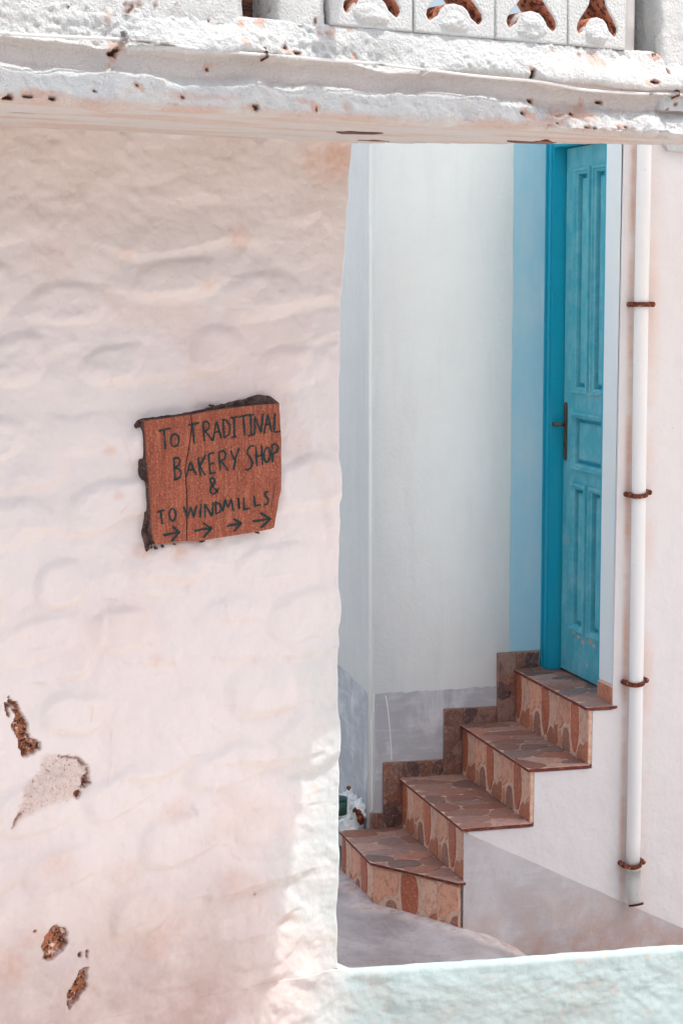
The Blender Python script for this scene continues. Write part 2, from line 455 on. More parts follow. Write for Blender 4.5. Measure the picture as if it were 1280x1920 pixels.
def hinge(c):           # path of the masonry: along the wall, then along the low parapet
    s0 = -.026
    r = .10
    a = math.atan2(U.y, U.x); b = math.radians(-1.5)
    t = np.clip((c-(s0-r))/(2*r), 0, 1)
    # integrate the turning direction
    cs = np.linspace(-2.2, 2.2, 4401)
    tt = np.clip((cs-(s0-r))/(2*r), 0, 1); ang = a+(b-a)*(tt*tt*(3-2*tt))
    px_ = np.concatenate([[0], np.cumsum(np.cos(ang[:-1])*.001)]); py_ = np.concatenate([[0], np.cumsum(np.sin(ang[:-1])*.001)])
    # anchor the straight part on the wall line
    k = int(round((-1+2.2)/.001))
    bx = P0.x-U.x-px_[k]; by = P0.y-U.y-py_[k]
    x = np.interp(c, cs, px_)+bx; y = np.interp(c, cs, py_)+by; an = np.interp(c, cs, ang)
    return x, y, np.sin(an), -np.cos(an)

def relief(c, z):
    h = (1-.6*sstep(-.08, .06, c)*sstep(.7, .5, z))*.010*fbm(c, z, 5, 3, 1)+.005*fbm(c, z*1.4, 14, 3, 2)+.0022*fbm(c, z, 45, 3, 3)
    low = sstep(1.0, .55, z)
    h += low*(1-.75*sstep(-.32, -.05, c))*(.008*fbm(c+.3*z, z-.2*c, 10, 4, 4)+.0035*fbm(c, z, 38, 3, 5))
    # broad stones felt through the coats of whitewash
    rs_ = np.random.RandomState(4)
    for j in range(13):
        for i in range(5):
            cx_ = -1.2+i*.27+(j % 2)*.13+rs_.uniform(-.05, .05); cz_ = .42+j*.175+rs_.uniform(-.04, .04)
            w_, h_ = rs_.uniform(.07, .13), rs_.uniform(.045, .075); am = rs_.uniform(.003, .018)
            if cx_ > -.06: continue
            dd = np.abs((c-cx_+.02*fbm(c, z, 8, 2, 2))/w_)**2.6+np.abs((z-cz_+.02*fbm(c, z, 8, 2, 5)-.12*(c-cx_))/h_)**2.6
            h = h+am*(1-sstep(.35, 1.35, dd))*sstep(2.62, 2.3, z)
    for pts, a in LEDGES:
        q = [wall_sz(*p) for p in pts]
        d, ab, en = segdist(c+.012*fbm(c, z, 9, 2, 6), z+.012*fbm(c, z, 9, 2, 3), q)
        tp = np.minimum(sstep(-.0, .16, en), 1-sstep(.84, 1., en)); tp = .35+.65*tp
        prof = np.where(ab > 0, np.exp(-(d/.055)**2), np.exp(-(d/.017)**2))
        h += a*prof*tp*np.where(d < .2, 1, 0)*.68*(1-.5*sstep(.5, .3, z))
        prof2 = np.where(ab < 0, np.exp(-((d-.02)/.022)**2), 0)
        h -= a*.35*prof2*tp
    return h

def wallattrs(c, z):
    wx = c+.006*fbm(c, z, 60, 3, 2); wz = z+.006*fbm(c, z, 60, 3, 5)
    peel = np.zeros(c.shape); rough = np.zeros(c.shape); st = np.zeros(c.shape)
    for i_, P in enumerate(PEEL): peel = np.maximum(peel, inpoly(wx, wz, [wall_sz(*p) for p in P])*(.45 if i_ in (3, 4) else 1.))
    for P in ROUGH: rough = np.maximum(rough, inpoly(wx, wz, [wall_sz(*p) for p in P]))
    for k_ in range(3):
        r_ = np.pad(rough, 1, 'edge'); rough = (r_[:-2, 1:-1]+r_[2:, 1:-1]+r_[1:-1, :-2]+r_[1:-1, 2:]+r_[1:-1, 1:-1])/5
    st = np.maximum(st, (.5*sstep(.62, .75, fbm(c, z*1.6, 60, 4, 5)*1.3)*sstep(-.1, .3, fbm(c, z, 4, 3, 2)))*sstep(-.1, .1, c))
    for p, r, a in STAIN:
        s0, z0 = wall_sz(*p); rr = r/720.
        d = np.hypot(c-s0, (z-z0)*1.3)/rr+.55*fbm(c, z, 14, 4, 3)
        st = np.maximum(st, a*(1-sstep(.2, 1.15, d))*(.75+.5*fbm(c, z, 70, 3, 6)))
    for pts, a in LEDGES:      # faint orange tone along the underside of the ledges
        d, ab, en = segdist(c+.012*fbm(c, z, 9, 2, 6), z+.012*fbm(c, z, 9, 2, 3), [wall_sz(*p) for p in pts])
        st = np.maximum(st, .06*np.where(ab < .004, np.exp(-((d-.008)/.014)**2), 0)*np.clip(.7+fbm(c, z, 10, 3, 4), 0, 1))
    for cr in ([(168,1323),(173,1337),(169,1352)], [(209,1371),(208,1435),(197,1472)], [(225,820),(240,850),(248,880)], [(222,960),(236,945),(250,938)], [(258,955),(263,1010)], [(203,712),(212,726)], [(150,660),(162,668),(158,690)], [(430,1590),(438,1606),(450,1610)]):
        d, ab, en = segdist(c+.006*fbm(c, z, 30, 3, 2), z+.006*fbm(c, z, 30, 3, 3), [wall_sz(*p) for p in cr])
        st = np.maximum(st, .32*(1-sstep(.001, .0038, d))*np.clip(.6+fbm(c, z, 30, 3, 4), 0, 1))
    st = np.maximum(st, .14*sstep(.2, .9, fbm(c*.8+.1*fbm(c,z,7,2,2), z, 4, 5, 7)*1.6)); st = np.maximum(st, .05*sstep(2.0, 2.75, z+.25*fbm(c, z, 3, 4, 5)))  # last term: warm bounce under the beam, put into the colour
    grime = .95*sstep(1.15, .34, z+.12*fbm(c, z, 3, 4, 3))*sstep(.05, -.45, c+.12*fbm(c, z, 4, 3, 4))  # base dirt, deepened to put the view's dark corner into the colour
    wallattrs.grime = grime
    return peel*1.0, rough*1.0, np.clip(st, 0, 1)

def edge_s(z):
    return np.interp(z, [.3, .6, 1.2, 2.1, 2.3, 2.5, 2.75], [-.030, -.030, -.0275, -.0245, -.018, -.004, .012])+.004*fbm(z, z*0, 9, 3, 1)

sign_wall = empty('whitewashed_wall', W(-.6, 0, 0), 'lumpy whitewashed stone wall carrying the wooden sign, with a low sunlit parapet', 'wall')
ZT = .505
# upper leaf
zs = np.concatenate([np.arange(.36, ZT, .004), np.arange(ZT, 2.735, .004)])
cs = np.arange(-1.30, -.03, .004)
rows = []
for base in [0]:
    z2 = zs[:, None]; e = edge_s(zs)[:, None]
    # squeeze the last columns to follow the worn corner
    c2 = cs[None, :]+(e+.03)*sstep(-.30, -.03, cs)[None, :]
    c2 = np.where(z2 < ZT, cs[None, :]*np.ones_like(z2), c2)
    z2 = z2*np.ones_like(c2)
up = zs >= ZT-1e-6
c2, z2 = c2[up], z2[up]
def wallpts(c, z, extra=0):
    x, y, nx, ny = hinge(c)
    h = relief(c, z)+extra
    pe, ro, st = wallattrs(c, z)
    h = h-pe*(.016+.010*fbm(c, z, 60, 3, 2))-.0035*ro*(1+fbm(c, z, 50, 3, 4))
    aqua_lit = sstep(-.30, -.06, c+.12*fbm(c, z, 5, 4, 2))*sstep(1.7, .9, z+.3*fbm(c, z, 4, 4, 4))*(.62+.38*sstep(-.05, .03, c))  # parapet paint, carried over the sunlit corner strip for its mint lit tone
    # a rectangle of old repair on the parapet's face
    wx = c+.012*fbm(c, z, 22, 3, 5); wz = z+.010*fbm(c, z, 26, 3, 6)
    patch = sstep(.10, .13, wx)*sstep(.80, .76, wx)*sstep(.455, .443, wz+.055*(wx-.4))*np.clip(.65+.9*fbm(c, z*2, 12, 4, 3), 0, 1)
    return np.stack([x+nx*h, y+ny*h, z], -1), {'peel': pe, 'rough': ro, 'stain_bounce': st, 'aqua_lit': aqua_lit, 'patch': patch, 'grime': wallattrs.grime}
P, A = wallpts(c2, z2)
# rounded return round the corner
last = P[:, -1:, :]
x, y, nx, ny = hinge(c2[:, -1])
ret = []
for k, (du, dn) in enumerate([(.004, -.003), (.007, -.008), (.008, -.016), (.008, -.06), (.006, -.25), (.006, -.5)]):
    q = last.copy()[:, 0, :]
    q[:, 0] += U.x*du+N.x*dn; q[:, 1] += U.y*du+N.y*dn
    ret.append(q)
P = np.concatenate([P]+[r[:, None, :] for r in ret], 1)
A = {k: np.concatenate([v]+[v[:, -1:]*.5]*len(ret), 1) for k, v in A.items()}
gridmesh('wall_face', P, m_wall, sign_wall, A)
# lower leaf runs on into the parapet; its top rolls back
cs = np.arange(-1.30, 1.75, .005)
zb = np.arange(.20, ZT+.0001, .005)
zz, cc = np.meshgrid(zb, cs, indexing='ij')
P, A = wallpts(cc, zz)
xx, yy, nx, ny = hinge(cs)
capr = []
drop = -.0*cs
para = sstep(-.06, .02, cs)
sink = .008*np.clip(cs, 0, 2)                      # the parapet's top falls a little to the right
fl = sstep(.30, ZT, zz)*para[None, :]
P[:, :, 2] -= fl*(sink[None, :]+.026*para[None, :])
front = .014*sstep(.0, .3, cs)
P[:, :, 0] += nx*front*1.0; P[:, :, 1] += ny*front
topz = P[-1, :, 2]
for k, (dv, dz) in enumerate([(.003, .006), (.008, .010), (.015, .0125), (.024, .013), (.031, .010), (.036, .003), (.038, -.008), (.04, -.03), (.042, -.2), (.045, -.6)]):
    q = P[-1].copy()
    wob = .003*fbm(cs, cs*0+k*.15, 11, 3, 2)
    q[:, 0] -= nx*dv; q[:, 1] -= ny*dv
    q[:, 2] = topz+dz+wob*(1 if k < 8 else 0)
    if k > 5: 
        w2 = .004*fbm(cs, cs*0+3, 10, 4, 3); q[:, 0] -= nx*w2; q[:, 1] -= ny*w2
    left = cs < -.028
    q[left] = P[-1][left]
    capr.append(q)
P = np.concatenate([P]+[q[None] for q in capr], 0)
A = {k: np.concatenate([v]+[v[-1:]]*len(capr), 0) for k, v in A.items()}
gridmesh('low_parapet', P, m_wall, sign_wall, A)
bm = bmesh.new(); box(bm, -5, -.06, -.5, -.04, -.9, 2.72, W); box(bm, -5, -1.29, -.04, 0, -.9, 2.72, W)
bmobj('wall_core', bm, m_wall, sign_wall)

# ------------------------------------------------------------------ beam
beam = empty('concrete_beam', W(0, .3, ZS), 'crusted white concrete beam spanning the top of the passage', 'beam')
prof = [(.34, 2.944), (.50, 2.945), (.570, 2.945), (.582, 2.940), (.592, 2.905), (.602, 2.868), (.604, 2.858), (.601, 2.850), (.590, 2.846), (.581, 2.840), (.578, 2.815),
        (.579, 2.803), (.590, 2.795), (.600, 2.785), (.607, 2.768), (.612, 2.750), (.610, 2.740), (.600, 2.734), (.585, ZS)]
pr = []
for (a, b), (c, d) in zip(prof, prof[1:]):
    n = max(1, int(math.hypot(c-a, d-b)/.0035)) if a > .49 else 8
    for i in range(n): pr.append((a+(c-a)*i/n, b+(d-b)*i/n))
pr = np.array(pr)
ss = np.arange(-1.55, 1.15, .0042)
S, T = np.meshgrid(ss, np.arange(len(pr)))
V0 = pr[T, 0]; Z0 = pr[T, 1]
tanv = np.gradient(pr, axis=0); tanv /= np.linalg.norm(tanv, axis=1)[:, None]+1e-9
nv, nz = -tanv[:, 1][T], tanv[:, 0][T]
nv, nz = np.where(V0 > .5, np.abs(nv), 0), nz
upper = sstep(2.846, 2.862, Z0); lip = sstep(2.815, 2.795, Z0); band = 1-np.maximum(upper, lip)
# waviness of the ledge and lip along the beam
wz = .026*fbm(S, S*0+1, 4.2, 3, 1)+.010*fbm(S, S*0, 14, 4, 4)
Zw = Z0+wz*(1-np.abs(Z0-2.83)/.115)*(Z0 > ZS+.004)
prot = .072*fbm(S, S*0+5, 2.6, 4, 2)+.010*fbm(S, S*0, 14, 3, 6)
h = upper*(.5*prot*sstep(2.93, 2.87, Z0)+(.5+1.3*sstep(-.2, .4, fbm(S, Z0, 5, 3, 6)))*(.0045*fbm(S, Z0, 30, 4, 2)+.0045*fbm(S, Z0, 85, 3, 3))) \
  + lip*(-.3*prot+.026*np.maximum(-.3, fbm(S, Z0*.5, 6, 3, 7))+.014*fbm(S, Z0, 15, 4, 5)+.007*fbm(S, Z0*1.3, 50, 3, 1)) + band*(.0015*fbm(S, Z0, 30, 3, 4)+.004*np.maximum(0, fbm(S, Z0, 9, 3, 3)))
Vw = V0+np.where(V0 > .5, h, 0)*np.maximum(nv, .4); Zw = Zw+np.where(V0 > .5, h, 0)*nz*.5
def bpx(x, y): return wall_sz(x, y, .59)
pit = np.zeros(S.shape); st = np.zeros(S.shape)
PITS = [(245,12,6,4),(488,18,9,16),(497,22,8,6),(528,92,5,5),(550,101,9,3),(213,98,7,9),(390,128,8,5),(340,182,4,3),(165,172,9,3),(50,182,14,3),(10,185,10,4),(90,186,6,3),(470,203,12,4),(585,205,4,6),(250,163,5,3),
        (650,42,9,5),(742,50,6,3),(930,62,4,10),(990,140,4,9),(1000,190,5,4),(1040,233,14,3),(978,213,6,6),(993,220,5,4),(1075,215,5,4),(1096,196,4,8),(1128,192,9,3),(1100,240,8,3),(1155,240,4,3),(1170,240,8,3),
        (1245,135,3,6),(1228,104,9,4),(1215,155,10,3),(1060,42,4,14),(775,45,3,8),(845,50,18,2),(700,42,16,2),(1040,72,20,2),(660,22,3,2)]
for x, y, rx, ry in PITS:
    a, b = bpx(x, y)
    d = np.hypot((S-a)/(rx/800*.9), (Zw-b)/(ry/800*.6))+1.8*fbm(S, Zw, 70, 4, 2)
    pit = np.maximum(pit, 1-sstep(.7, 1.15, d))
    d2 = np.hypot((S-a)/(rx/800*1.7+.002), (Zw-b)/(ry/800*1.5+.002))+1.3*fbm(S, Zw, 55, 3, 5)
    st = np.maximum(st, .6*(1-sstep(.5, 1.1, d2)))
for x, y, rx, ry, a0 in [(1080,215,60,22,.6),(1030,232,60,12,.45),(215,95,20,18,.5),(200,35,18,25,.3),(540,100,25,10,.3),(620,60,10,12,.5),(330,180,120,8,.3),(900,230,120,10,.35),(1110,110,30,25,.4),(60,178,60,10,.5),(900,30,300,6,.25),(1085,105,12,14,.6),(1125,118,10,16,.6),(1095,75,14,6,.6),(1035,95,8,12,.5),(880,80,6,10,.4),(418,25,8,14,.5),(600,62,8,9,.8),(455,45,8,9,.6),(450,80,9,8,.5),(665,105,8,7,.7),(660,55,9,7,.5),(640,200,10,14,.5),(560,190,12,5,.4),(410,120,10,5,.5)]:
    a, b = bpx(x, y)
    d = np.hypot((S-a)/(rx/800), (Zw-b)/(ry/800))+.8*fbm(S, Zw, 22, 4, 5)
    st = np.maximum(st, a0*(1-sstep(.3, 1.1, d)))
st = np.maximum(st, .45*(1-sstep(ZS+.004, ZS+.022, Zw))*np.clip(.6+fbm(S, S*0, 9, 3, 3), 0, 1)*(V0 > .5))
st = np.maximum(st, .17*sstep(2.858, 2.848, Zw-wz*.4)*sstep(2.792, 2.806, Z0)*(V0 > .5))  # pink bounce in the ledge's shadow band, put into the colour
Vw = Vw-.010*pit*(V0 > .5)
PT = np.stack([P0.x+U.x*S+N.x*Vw, P0.y+U.y*S+N.y*Vw, Zw], -1)
# underside: from the front lip back to the wall, or to the far edge over the opening
vb = np.interp(ss, [-2, .0, .02, .59, 1.2], [-.02, -.02, .005, .338, .68])
vb = np.minimum(vb, .555)
NS = 70
tt = np.linspace(0, 1, NS)[1:]
soff = []; sst = []; spt = []
for t in tt:
    v = Vw[-1]*(1-t)+vb*t
    ragged = .010*fbm(ss, ss*0+2, 8, 4, 3)*(ss > .02)*sstep(.6, 1, t)
    v = v+ragged
    z = ZS+.0035*fbm(ss*1.2, v*9, 4, 3, 2)+.0012*fbm(ss*2, v*60, 6, 3, 1)
    # board marks of the old formwork
    for g in (.47, .36, .25, .12): z = z+.004*np.exp(-((v-g-.004*fbm(ss, ss*0+g, 3, 2, 1))/.0035)**2)
    soff.append(np.stack([P0.x+U.x*ss+N.x*v, P0.y+U.y*ss+N.y*v, z], -1))
    sst.append(np.clip(.12+.35*sstep(-.1, .5, fbm(ss*.6, v*4, 6, 4, 2)), 0, 1)); 
    cr = 0*ss
    for g in (.47, .36, .25, .12):
        cr = np.maximum(cr, np.exp(-((v-g-.004*fbm(ss, ss*0+g, 3, 2, 1))/.005)**2)*sstep(.45, .7, fbm(ss, ss*0+g*7, 5, 4, 3)*1.6))
    spt.append(cr)
back = []
for dz in (.01, .05, .12, .212):
    q = soff[-1].copy(); q[:, 2] = ZS+dz; back.append(q)
PT = np.concatenate([PT]+[q[None] for q in soff+back], 0)
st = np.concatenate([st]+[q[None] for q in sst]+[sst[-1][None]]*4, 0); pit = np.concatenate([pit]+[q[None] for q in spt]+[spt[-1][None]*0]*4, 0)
gridmesh('beam_body', PT, m_beam, beam, {'stain_bounce': st, 'pit': pit})
bm = bmesh.new(); box(bm, -5, 0.0, -.5, .34, 2.735, 2.944, W); box(bm, -5, -1.54, .34, .59, 2.735, 2.944, W); box(bm, 1.14, 5, .3, .59, 2.735, 2.944, W)
bmobj('terrace_slab', bm, m_beam, beam)
# dark slivers of lath showing where the render fell off the underside
for pts in ([(630,247),(655,246),(718,249),(700,251),(640,250)], [(950,264),(1025,263),(1044,266),(1030,269),(965,267)], [(665,262),(700,261),(730,264),(690,264)]):
    q = [at(x, y, (0, 0, ZS), (0, 0, 1)) for x, y in pts]
    bm = bmesh.new(); prism(bm, [Vector((p.x, p.y, ZS-.002)) for p in q], Vector((0, 0, .02)))
    bmobj('lath', bm, m_lath, beam)

# ------------------------------------------------------------------ balustrade of pierced blocks
bal = empty('balustrade', W(0, .5, 2.945), 'white balustrade of pierced concrete blocks on top of the beam', 'balustrade')
def breeze(s0, s1, seed, name='pierced_block'):
    rnd = random.Random(seed)
    w = s1-s0; H = .235; z0 = 2.943
    cu = bpy.data.curves.new(name, 'CURVE'); cu.dimensions = '2D'; cu.fill_mode = 'BOTH'
    def spl(pts):
        sp = cu.splines.new('POLY'); sp.points.add(len(pts)-1); sp.use_cyclic_u = True
        for p, (a, b) in zip(sp.points, pts): p.co = (a, b, 0, 1)
    g = .0018
    spl([(g+rnd.uniform(0, .003), 0), (w-g, 0), (w-g-rnd.uniform(0, .003), H), (g, H)])
    # opening: a pointed arch standing over a round boss, mirrored above
    half = [(.205, .026), (.175, .030), (.155, .040), (.165, .052), (.22, .068), (.29, .084), (.35, .100), (.375, .1175)]
    half = half+[(a, H-b) for a, b in half[-2::-1]]
    top = [(.30, H-.040), (.34, H-.056), (.40, H-.066), (.5, H-.070), (.60, H-.066), (.66, H-.056), (.70, H-.040)]
    rest = [(1-a, b) for a, b in half[::-1]]
    bot = [(a, H-b) for a, b in top[::-1]]
    spl([(a*w, b) for a, b in half+top+rest+bot])
    cu.extrude = .046; cu.bevel_depth = .006; cu.bevel_resolution = 2; cu.offset = -.004
    tmp = bpy.data.objects.new('tmp', cu); COL.objects.link(tmp)
    dg = bpy.context.evaluated_depsgraph_get()
    me = bpy.data.meshes.new_from_object(tmp.evaluated_get(dg)); me.materials.clear()
    bpy.data.objects.remove(tmp)
    bm = bmesh.new(); bm.from_mesh(me)
    # roughen: cut up the large faces, then move out and in
    bmesh.ops.triangulate(bm, faces=[f for f in bm.faces if len(f.verts) > 4])
    for v in bm.verts:
        a, b, c = v.co
        v.co = W(s0+a, .535+c, z0+b)
    bm.normal_update()
    for f in bm.faces:
        c = f.calc_center_median()-P0
        if abs(f.normal.dot(N)) < .5 and s0+.02*w/.2 < c.dot(U) < s1-.02*w/.2 and z0+.02 < c.z < z0+H-.02: f.material_index = 1
    # the boss, a worn half dome at the foot of the arch
    kx, kz = rnd.uniform(.86, 1.08), rnd.uniform(.85, 1.15)
    for zc, sg in ((z0+.024, 1), (z0+H-.024, -1)):
        R = bmesh.ops.create_icosphere(bm, subdivisions=4, radius=1)['verts']
        for v in R:
            a, b, c = v.co
            n = .16*float(fbm(np.array(a*2+seed*3+b), np.array(c*2+b), .9, 3, 2))
            v.co = W(s0+w/2+a*w*.25*kx*(1+n)+w*.03*(kz-1), .572-b*.030*(1+2*n) if b > 0 else .572-b*.026*(1+2*n), zc+sg*(c*.045*kz if c > 0 else c*.022)*(1+n))
    me.clear_geometry()
    o = bmobj(name, bm, [m_beam, m_raw], bal)
    return o
for i, (a, b) in enumerate([(-.425, -.197), (-.197, .04), (.04, .261), (.261, .448)]): breeze(a, b, i+1)
def roughbox(name, s0, s1, v0, v1, z0, z1, amp=.004, step=.008, mat=None, pits=True):
    """A rendered block: front and both ends as one displaced sheet plus a top."""
    c = [(s0, v0)]
    def seg(a, b):
        n = max(2, int(math.dist(a, b)/step))
        return [(a[0]+(b[0]-a[0])*i/n, a[1]+(b[1]-a[1])*i/n) for i in range(n)]
    path = seg((s0, v0), (s0, v1))+seg((s0, v1), (s1, v1))+seg((s1, v1), (s1, v0))+[(s1, v0)]
    path = np.array(path); nn = np.gradient(path, axis=0); nn /= np.linalg.norm(nn, axis=1)[:, None]
    zz = np.arange(z0, z1+.001, step)
    d = np.arange(len(path))*step
    D, Z = np.meshgrid(d+s0*3, zz)
    h = amp*fbm(D, Z, 25, 4, 2)+amp*.7*fbm(D, Z, 70, 3, 3)
    # soften the corners
    for k in range(6):
        path[1:-1] = (path[:-2]+path[2:]+2*path[1:-1])/4
    S_ = path[None, :, 0]-h*nn[None, :, 1]*1; V_ = path[None, :, 1]+h*nn[None, :, 0]
    PT = np.stack([P0.x+U.x*S_+N.x*V_, P0.y+U.y*S_+N.y*V_, Z+0*S_], -1)
    tp = PT[-1].copy(); cx = W((s0+s1)/2, (v0+v1)/2, z1); tp[:, 0] = cx.x; tp[:, 1] = cx.y
    PT = np.concatenate([PT, tp[None]], 0)
    pt = np.clip(sstep(.55, .75, fbm(D, Z, 60, 3, 5)*1.5), 0, 1)*(1-sstep(.01, .05, Z-z0)) if pits else 0*D
    pt = np.concatenate([pt, pt[-1:]*0], 0)
    return gridmesh(name, PT, mat or m_beam, bal, {'stain_bounce': pt*.6, 'pit': pt})
roughbox('solid_block', -.553, -.428, .44, .580, 2.935, 3.18)
roughbox('end_panel', -1.7, -.655, .44, .584, 2.925, 3.25)
roughbox('end_pillar', .558, 1.3, .30, .592, 2.80, 3.25)
roughbox('recessed_post', -.665, -.612, .44, .53, 2.94, 3.25, pits=True)
bm = bmesh.new(); tube(bm, [W(.502, .50, 2.90), W(.502, .50, 3.25)], .036, 20)
bmobj('round_post', bm, m_pipehouse, bal, True)
bm = bmesh.new(); box(bm, -.655, .56, .515, .59, 3.18, 3.25, W); bmobj('top_rail', bm, m_beam, bal, bevel=.006)
for a, b in ((-.70, -.55), (.44, .57)):
    bm = bmesh.new(); box(bm, a, b, .36, .46, 2.93, 3.2, W); bmobj('gap_backing', bm, m_lath, bal)

# ------------------------------------------------------------------ cable along the beam
cab = empty('cable', W(0, .6, 2.85), 'thin white painted cable clipped along the face of the beam', 'cable')
cp = [(-60, 62), (0, 66), (80, 70), (160, 73), (228, 75), (300, 84), (390, 97), (487, 105), (560, 111), (600, 115), (690, 120), (788, 132), (880, 144), (980, 153), (1030, 160), (1075, 170), (1140, 174), (1200, 177), (1256, 177), (1300, 183)]
q = [bpx(*p) for p in cp]
sa = np.linspace(q[0][0], q[-1][0], 160); za = np.interp(sa, [a for a, b in q], [b for a, b in q])
za = np.convolve(np.pad(za, 3, 'edge'), np.ones(7)/7, 'valid')
bm = bmesh.new(); tube(bm, [W(s, .612+.004*math.sin(s*9), z) for s, z in zip(sa, za)], .0034, 8)
bmobj('cable_run', bm, m_cable, cab, True)
for x, y in [(228, 75), (487, 105), (788, 132), (1256, 177)]:
    s, z = bpx(x, y); bm = bmesh.new()
    tube(bm, [W(s, .59, z+.010), W(s+.001, .620, z+.006), W(s+.002, .621, z-.004), W(s+.002, .592, z-.010)], .0028, 6)
    box(bm, s-.003, s+.004, .585, .612, z+.006, z+.017, W)
    bmobj('cable_clip', bm, m_rust if x in (487, 1256) else m_cable, cab)

# ------------------------------------------------------------------ wooden sign
sign = empty('wooden_sign', W(-.4, 0, 1.65), 'thick red brown board lettered in dark green, set into the white wall', 'sign')
BV = .034
def cpx(x, y): return 200+x/3.2, 700+y/3.2
def onb(x, y, v=BV):
    s, z = wall_sz(*cpx(x, y), v); return W(s, v, z)
crack = [(506,248),(513,310),(502,400),(490,480),(472,570),(476,620),(481,700),(484,800),(481,1008)]
left = [(225,285),(360,268)]+[(x-2.5, y) for x, y in crack]+[(430,1010),(330,1025),(292,1028),(270,950),(264,860),(262,780),(252,640),(245,560),(236,480),(232,420)]
right = [(x+2.5, y) for x, y in crack][::-1]+[(600,228),(770,205),(900,190),(1030,180),(1041,240),(1042,300),(1049,400),(1048,480),(1050,560),(1048,700),(1032,760),(1028,800),(1019,850),(1006,925),(985,935),(850,960),(690,985),(560,1005)]
for nm, poly in (('plank', left), ('plank', right)):
    bm = bmesh.new(); prism(bm, [onb(*p) for p in poly], -N*.056, 0, 1)
    bmobj(nm, bm, [m_wood, m_mortar], sign, bevel=.0012, seg=1)
rnd = random.Random(3)
outer = [(168,310),(190,285),(215,272),(300,262),(420,246),(520,230),(600,213),(720,182),(860,148),(930,126),(985,138),(1015,160),(1036,178),(1040,240),(800,420),(400,420),(290,700),(300,980),(252,1068),(236,1078),(232,1040),(226,985),(220,940),(236,870),(205,790),(168,785),(205,740),(212,690),(198,600),(195,540),(188,470),(184,410),(172,350)]
outer = [(x+3, y) if x < 260 else (x, y) for x, y in outer]
fine = []
for a, b in zip(outer, outer[1:]+outer[:1]):
    n = max(1, int(math.dist(a, b)/16))
    for i in range(n):
        fine.append((a[0]+(b[0]-a[0])*i/n+rnd.uniform(-2.5, 2.5), a[1]+(b[1]-a[1])*i/n+rnd.uniform(-2.5, 2.5)))
bm = bmesh.new(); prism(bm, [onb(x, y, .010) for x, y in fine], -N*.03)
bmobj('mortar_bed', bm, m_mortar, sign, bevel=.002, seg=1)
bm = bmesh.new()
for x, y, r in [(905,950,7),(915,958,5),(582,1003,8),(575,1010,5),(340,1038,10),(412,1026,5),(300,1048,9),(265,1040,14),(640,195,7)]:
    prism(bm, [onb(x+r*math.cos(k*1.05)*rnd.uniform(.6, 1.3), y+r*math.sin(k*1.05)*rnd.uniform(.6, 1.3), .021) for k in range(6)], -N*.02)
bmobj('mortar_crumbs', bm, m_mortar, sign)['kind'] = 'stuff'

def ell(cx, cy, rx, ry, n=14, a0=.3, tilt=0):
    return [(cx+rx*math.cos(a0+k*2*math.pi/n)+tilt*math.sin(a0+k*2*math.pi/n), cy+ry*math.sin(a0+k*2*math.pi/n)) for k in range(n+1)]
LINES = {
 'to_traditinal': [[(312,347),(350,337),(386,330)],[(345,340),(350,400),(353,458)],ell(410,402,25,38),
   [(488,312),(520,305),(558,298)],[(516,308),(522,370),(527,425)],[(580,292),(583,350),(586,408)],[(577,296),(600,289),(617,303),(616,325),(604,341),(586,348)],[(592,345),(615,375),(638,405)],
   [(640,406),(648,345),(660,290),(675,340),(689,392)],[(645,357),(682,346)],[(698,272),(702,330),(705,390)],[(690,276),(720,283),(738,310),(742,338),(733,368),(704,388)],
   [(765,264),(768,382)],[(745,269),(786,260)],[(748,386),(780,380)],[(790,264),(846,250)],[(820,257),(825,320),(829,375)],[(864,250),(868,370)],[(846,254),(883,246)],[(848,375),(884,368)],
   [(888,368),(890,315),(890,258),(908,305),(926,355),(932,300),(938,242)],[(945,362),(955,305),(966,248),(978,300),(990,352)],[(950,312),(986,301)],[(1011,238),(1007,300),(1005,352),(1045,350)]],
 'bakery_shop': [[(404,512),(408,575),(412,640)],[(398,514),(428,505),(441,525),(432,552),(408,566)],[(408,568),(436,573),(449,596),(440,625),(402,642)],
   [(477,626),(490,580),(504,530),(520,570),(540,612)],[(487,583),(526,576)],[(550,503),(556,560),(563,617)],[(596,487),(560,556),(592,613)],[(613,484),(617,545),(622,604)],[(610,487),(646,475)],[(617,546),(646,537)],[(620,604),(656,593)],
   [(674,472),(678,530),(683,586)],[(670,476),(700,463),(716,485),(708,515),(681,530)],[(690,530),(710,557),(729,583)],[(745,463),(768,521)],[(796,449),(775,505),(762,581)],
   [(888,436),(862,437),(844,460),(847,488),(866,512),(876,540),(868,566),(848,578),(830,577)],[(896,440),(899,500),(903,558)],[(930,430),(933,490),(936,550)],[(900,500),(934,491)],ell(963,490,18,45,14,.2,-2),[(992,430),(994,480),(996,536)],[(988,433),(1014,422),(1030,440),(1022,470),(996,487)]],
 'ampersand': [[(672,716),(645,690),(625,658),(622,638),(635,627),(650,638),(648,658),(634,676),(622,694),(625,717),(643,726),(662,708),(675,686)]],
 'to_windmills': [[(303,833),(352,820)],[(325,829),(330,870),(334,906)],ell(396,848,20,37),[(462,800),(475,835),(488,868),(497,832),(505,800),(514,832),(523,862),(532,825),(541,793)],
   [(566,784),(562,866)],[(590,866),(588,785),(611,820),(633,856),(640,773)],[(653,770),(656,842)],[(650,771),(680,785),(690,813),(676,836),(654,843)],[(697,830),(711,758),(728,806),(748,754),(761,826)],
   [(789,746),(795,817)],[(791,746),(797,816)],[(822,744),(825,818),(861,808)],[(885,734),(890,796),(926,788)],[(972,711),(954,713),(950,730),(963,747),(972,763),(966,783),(943,791)]],
}
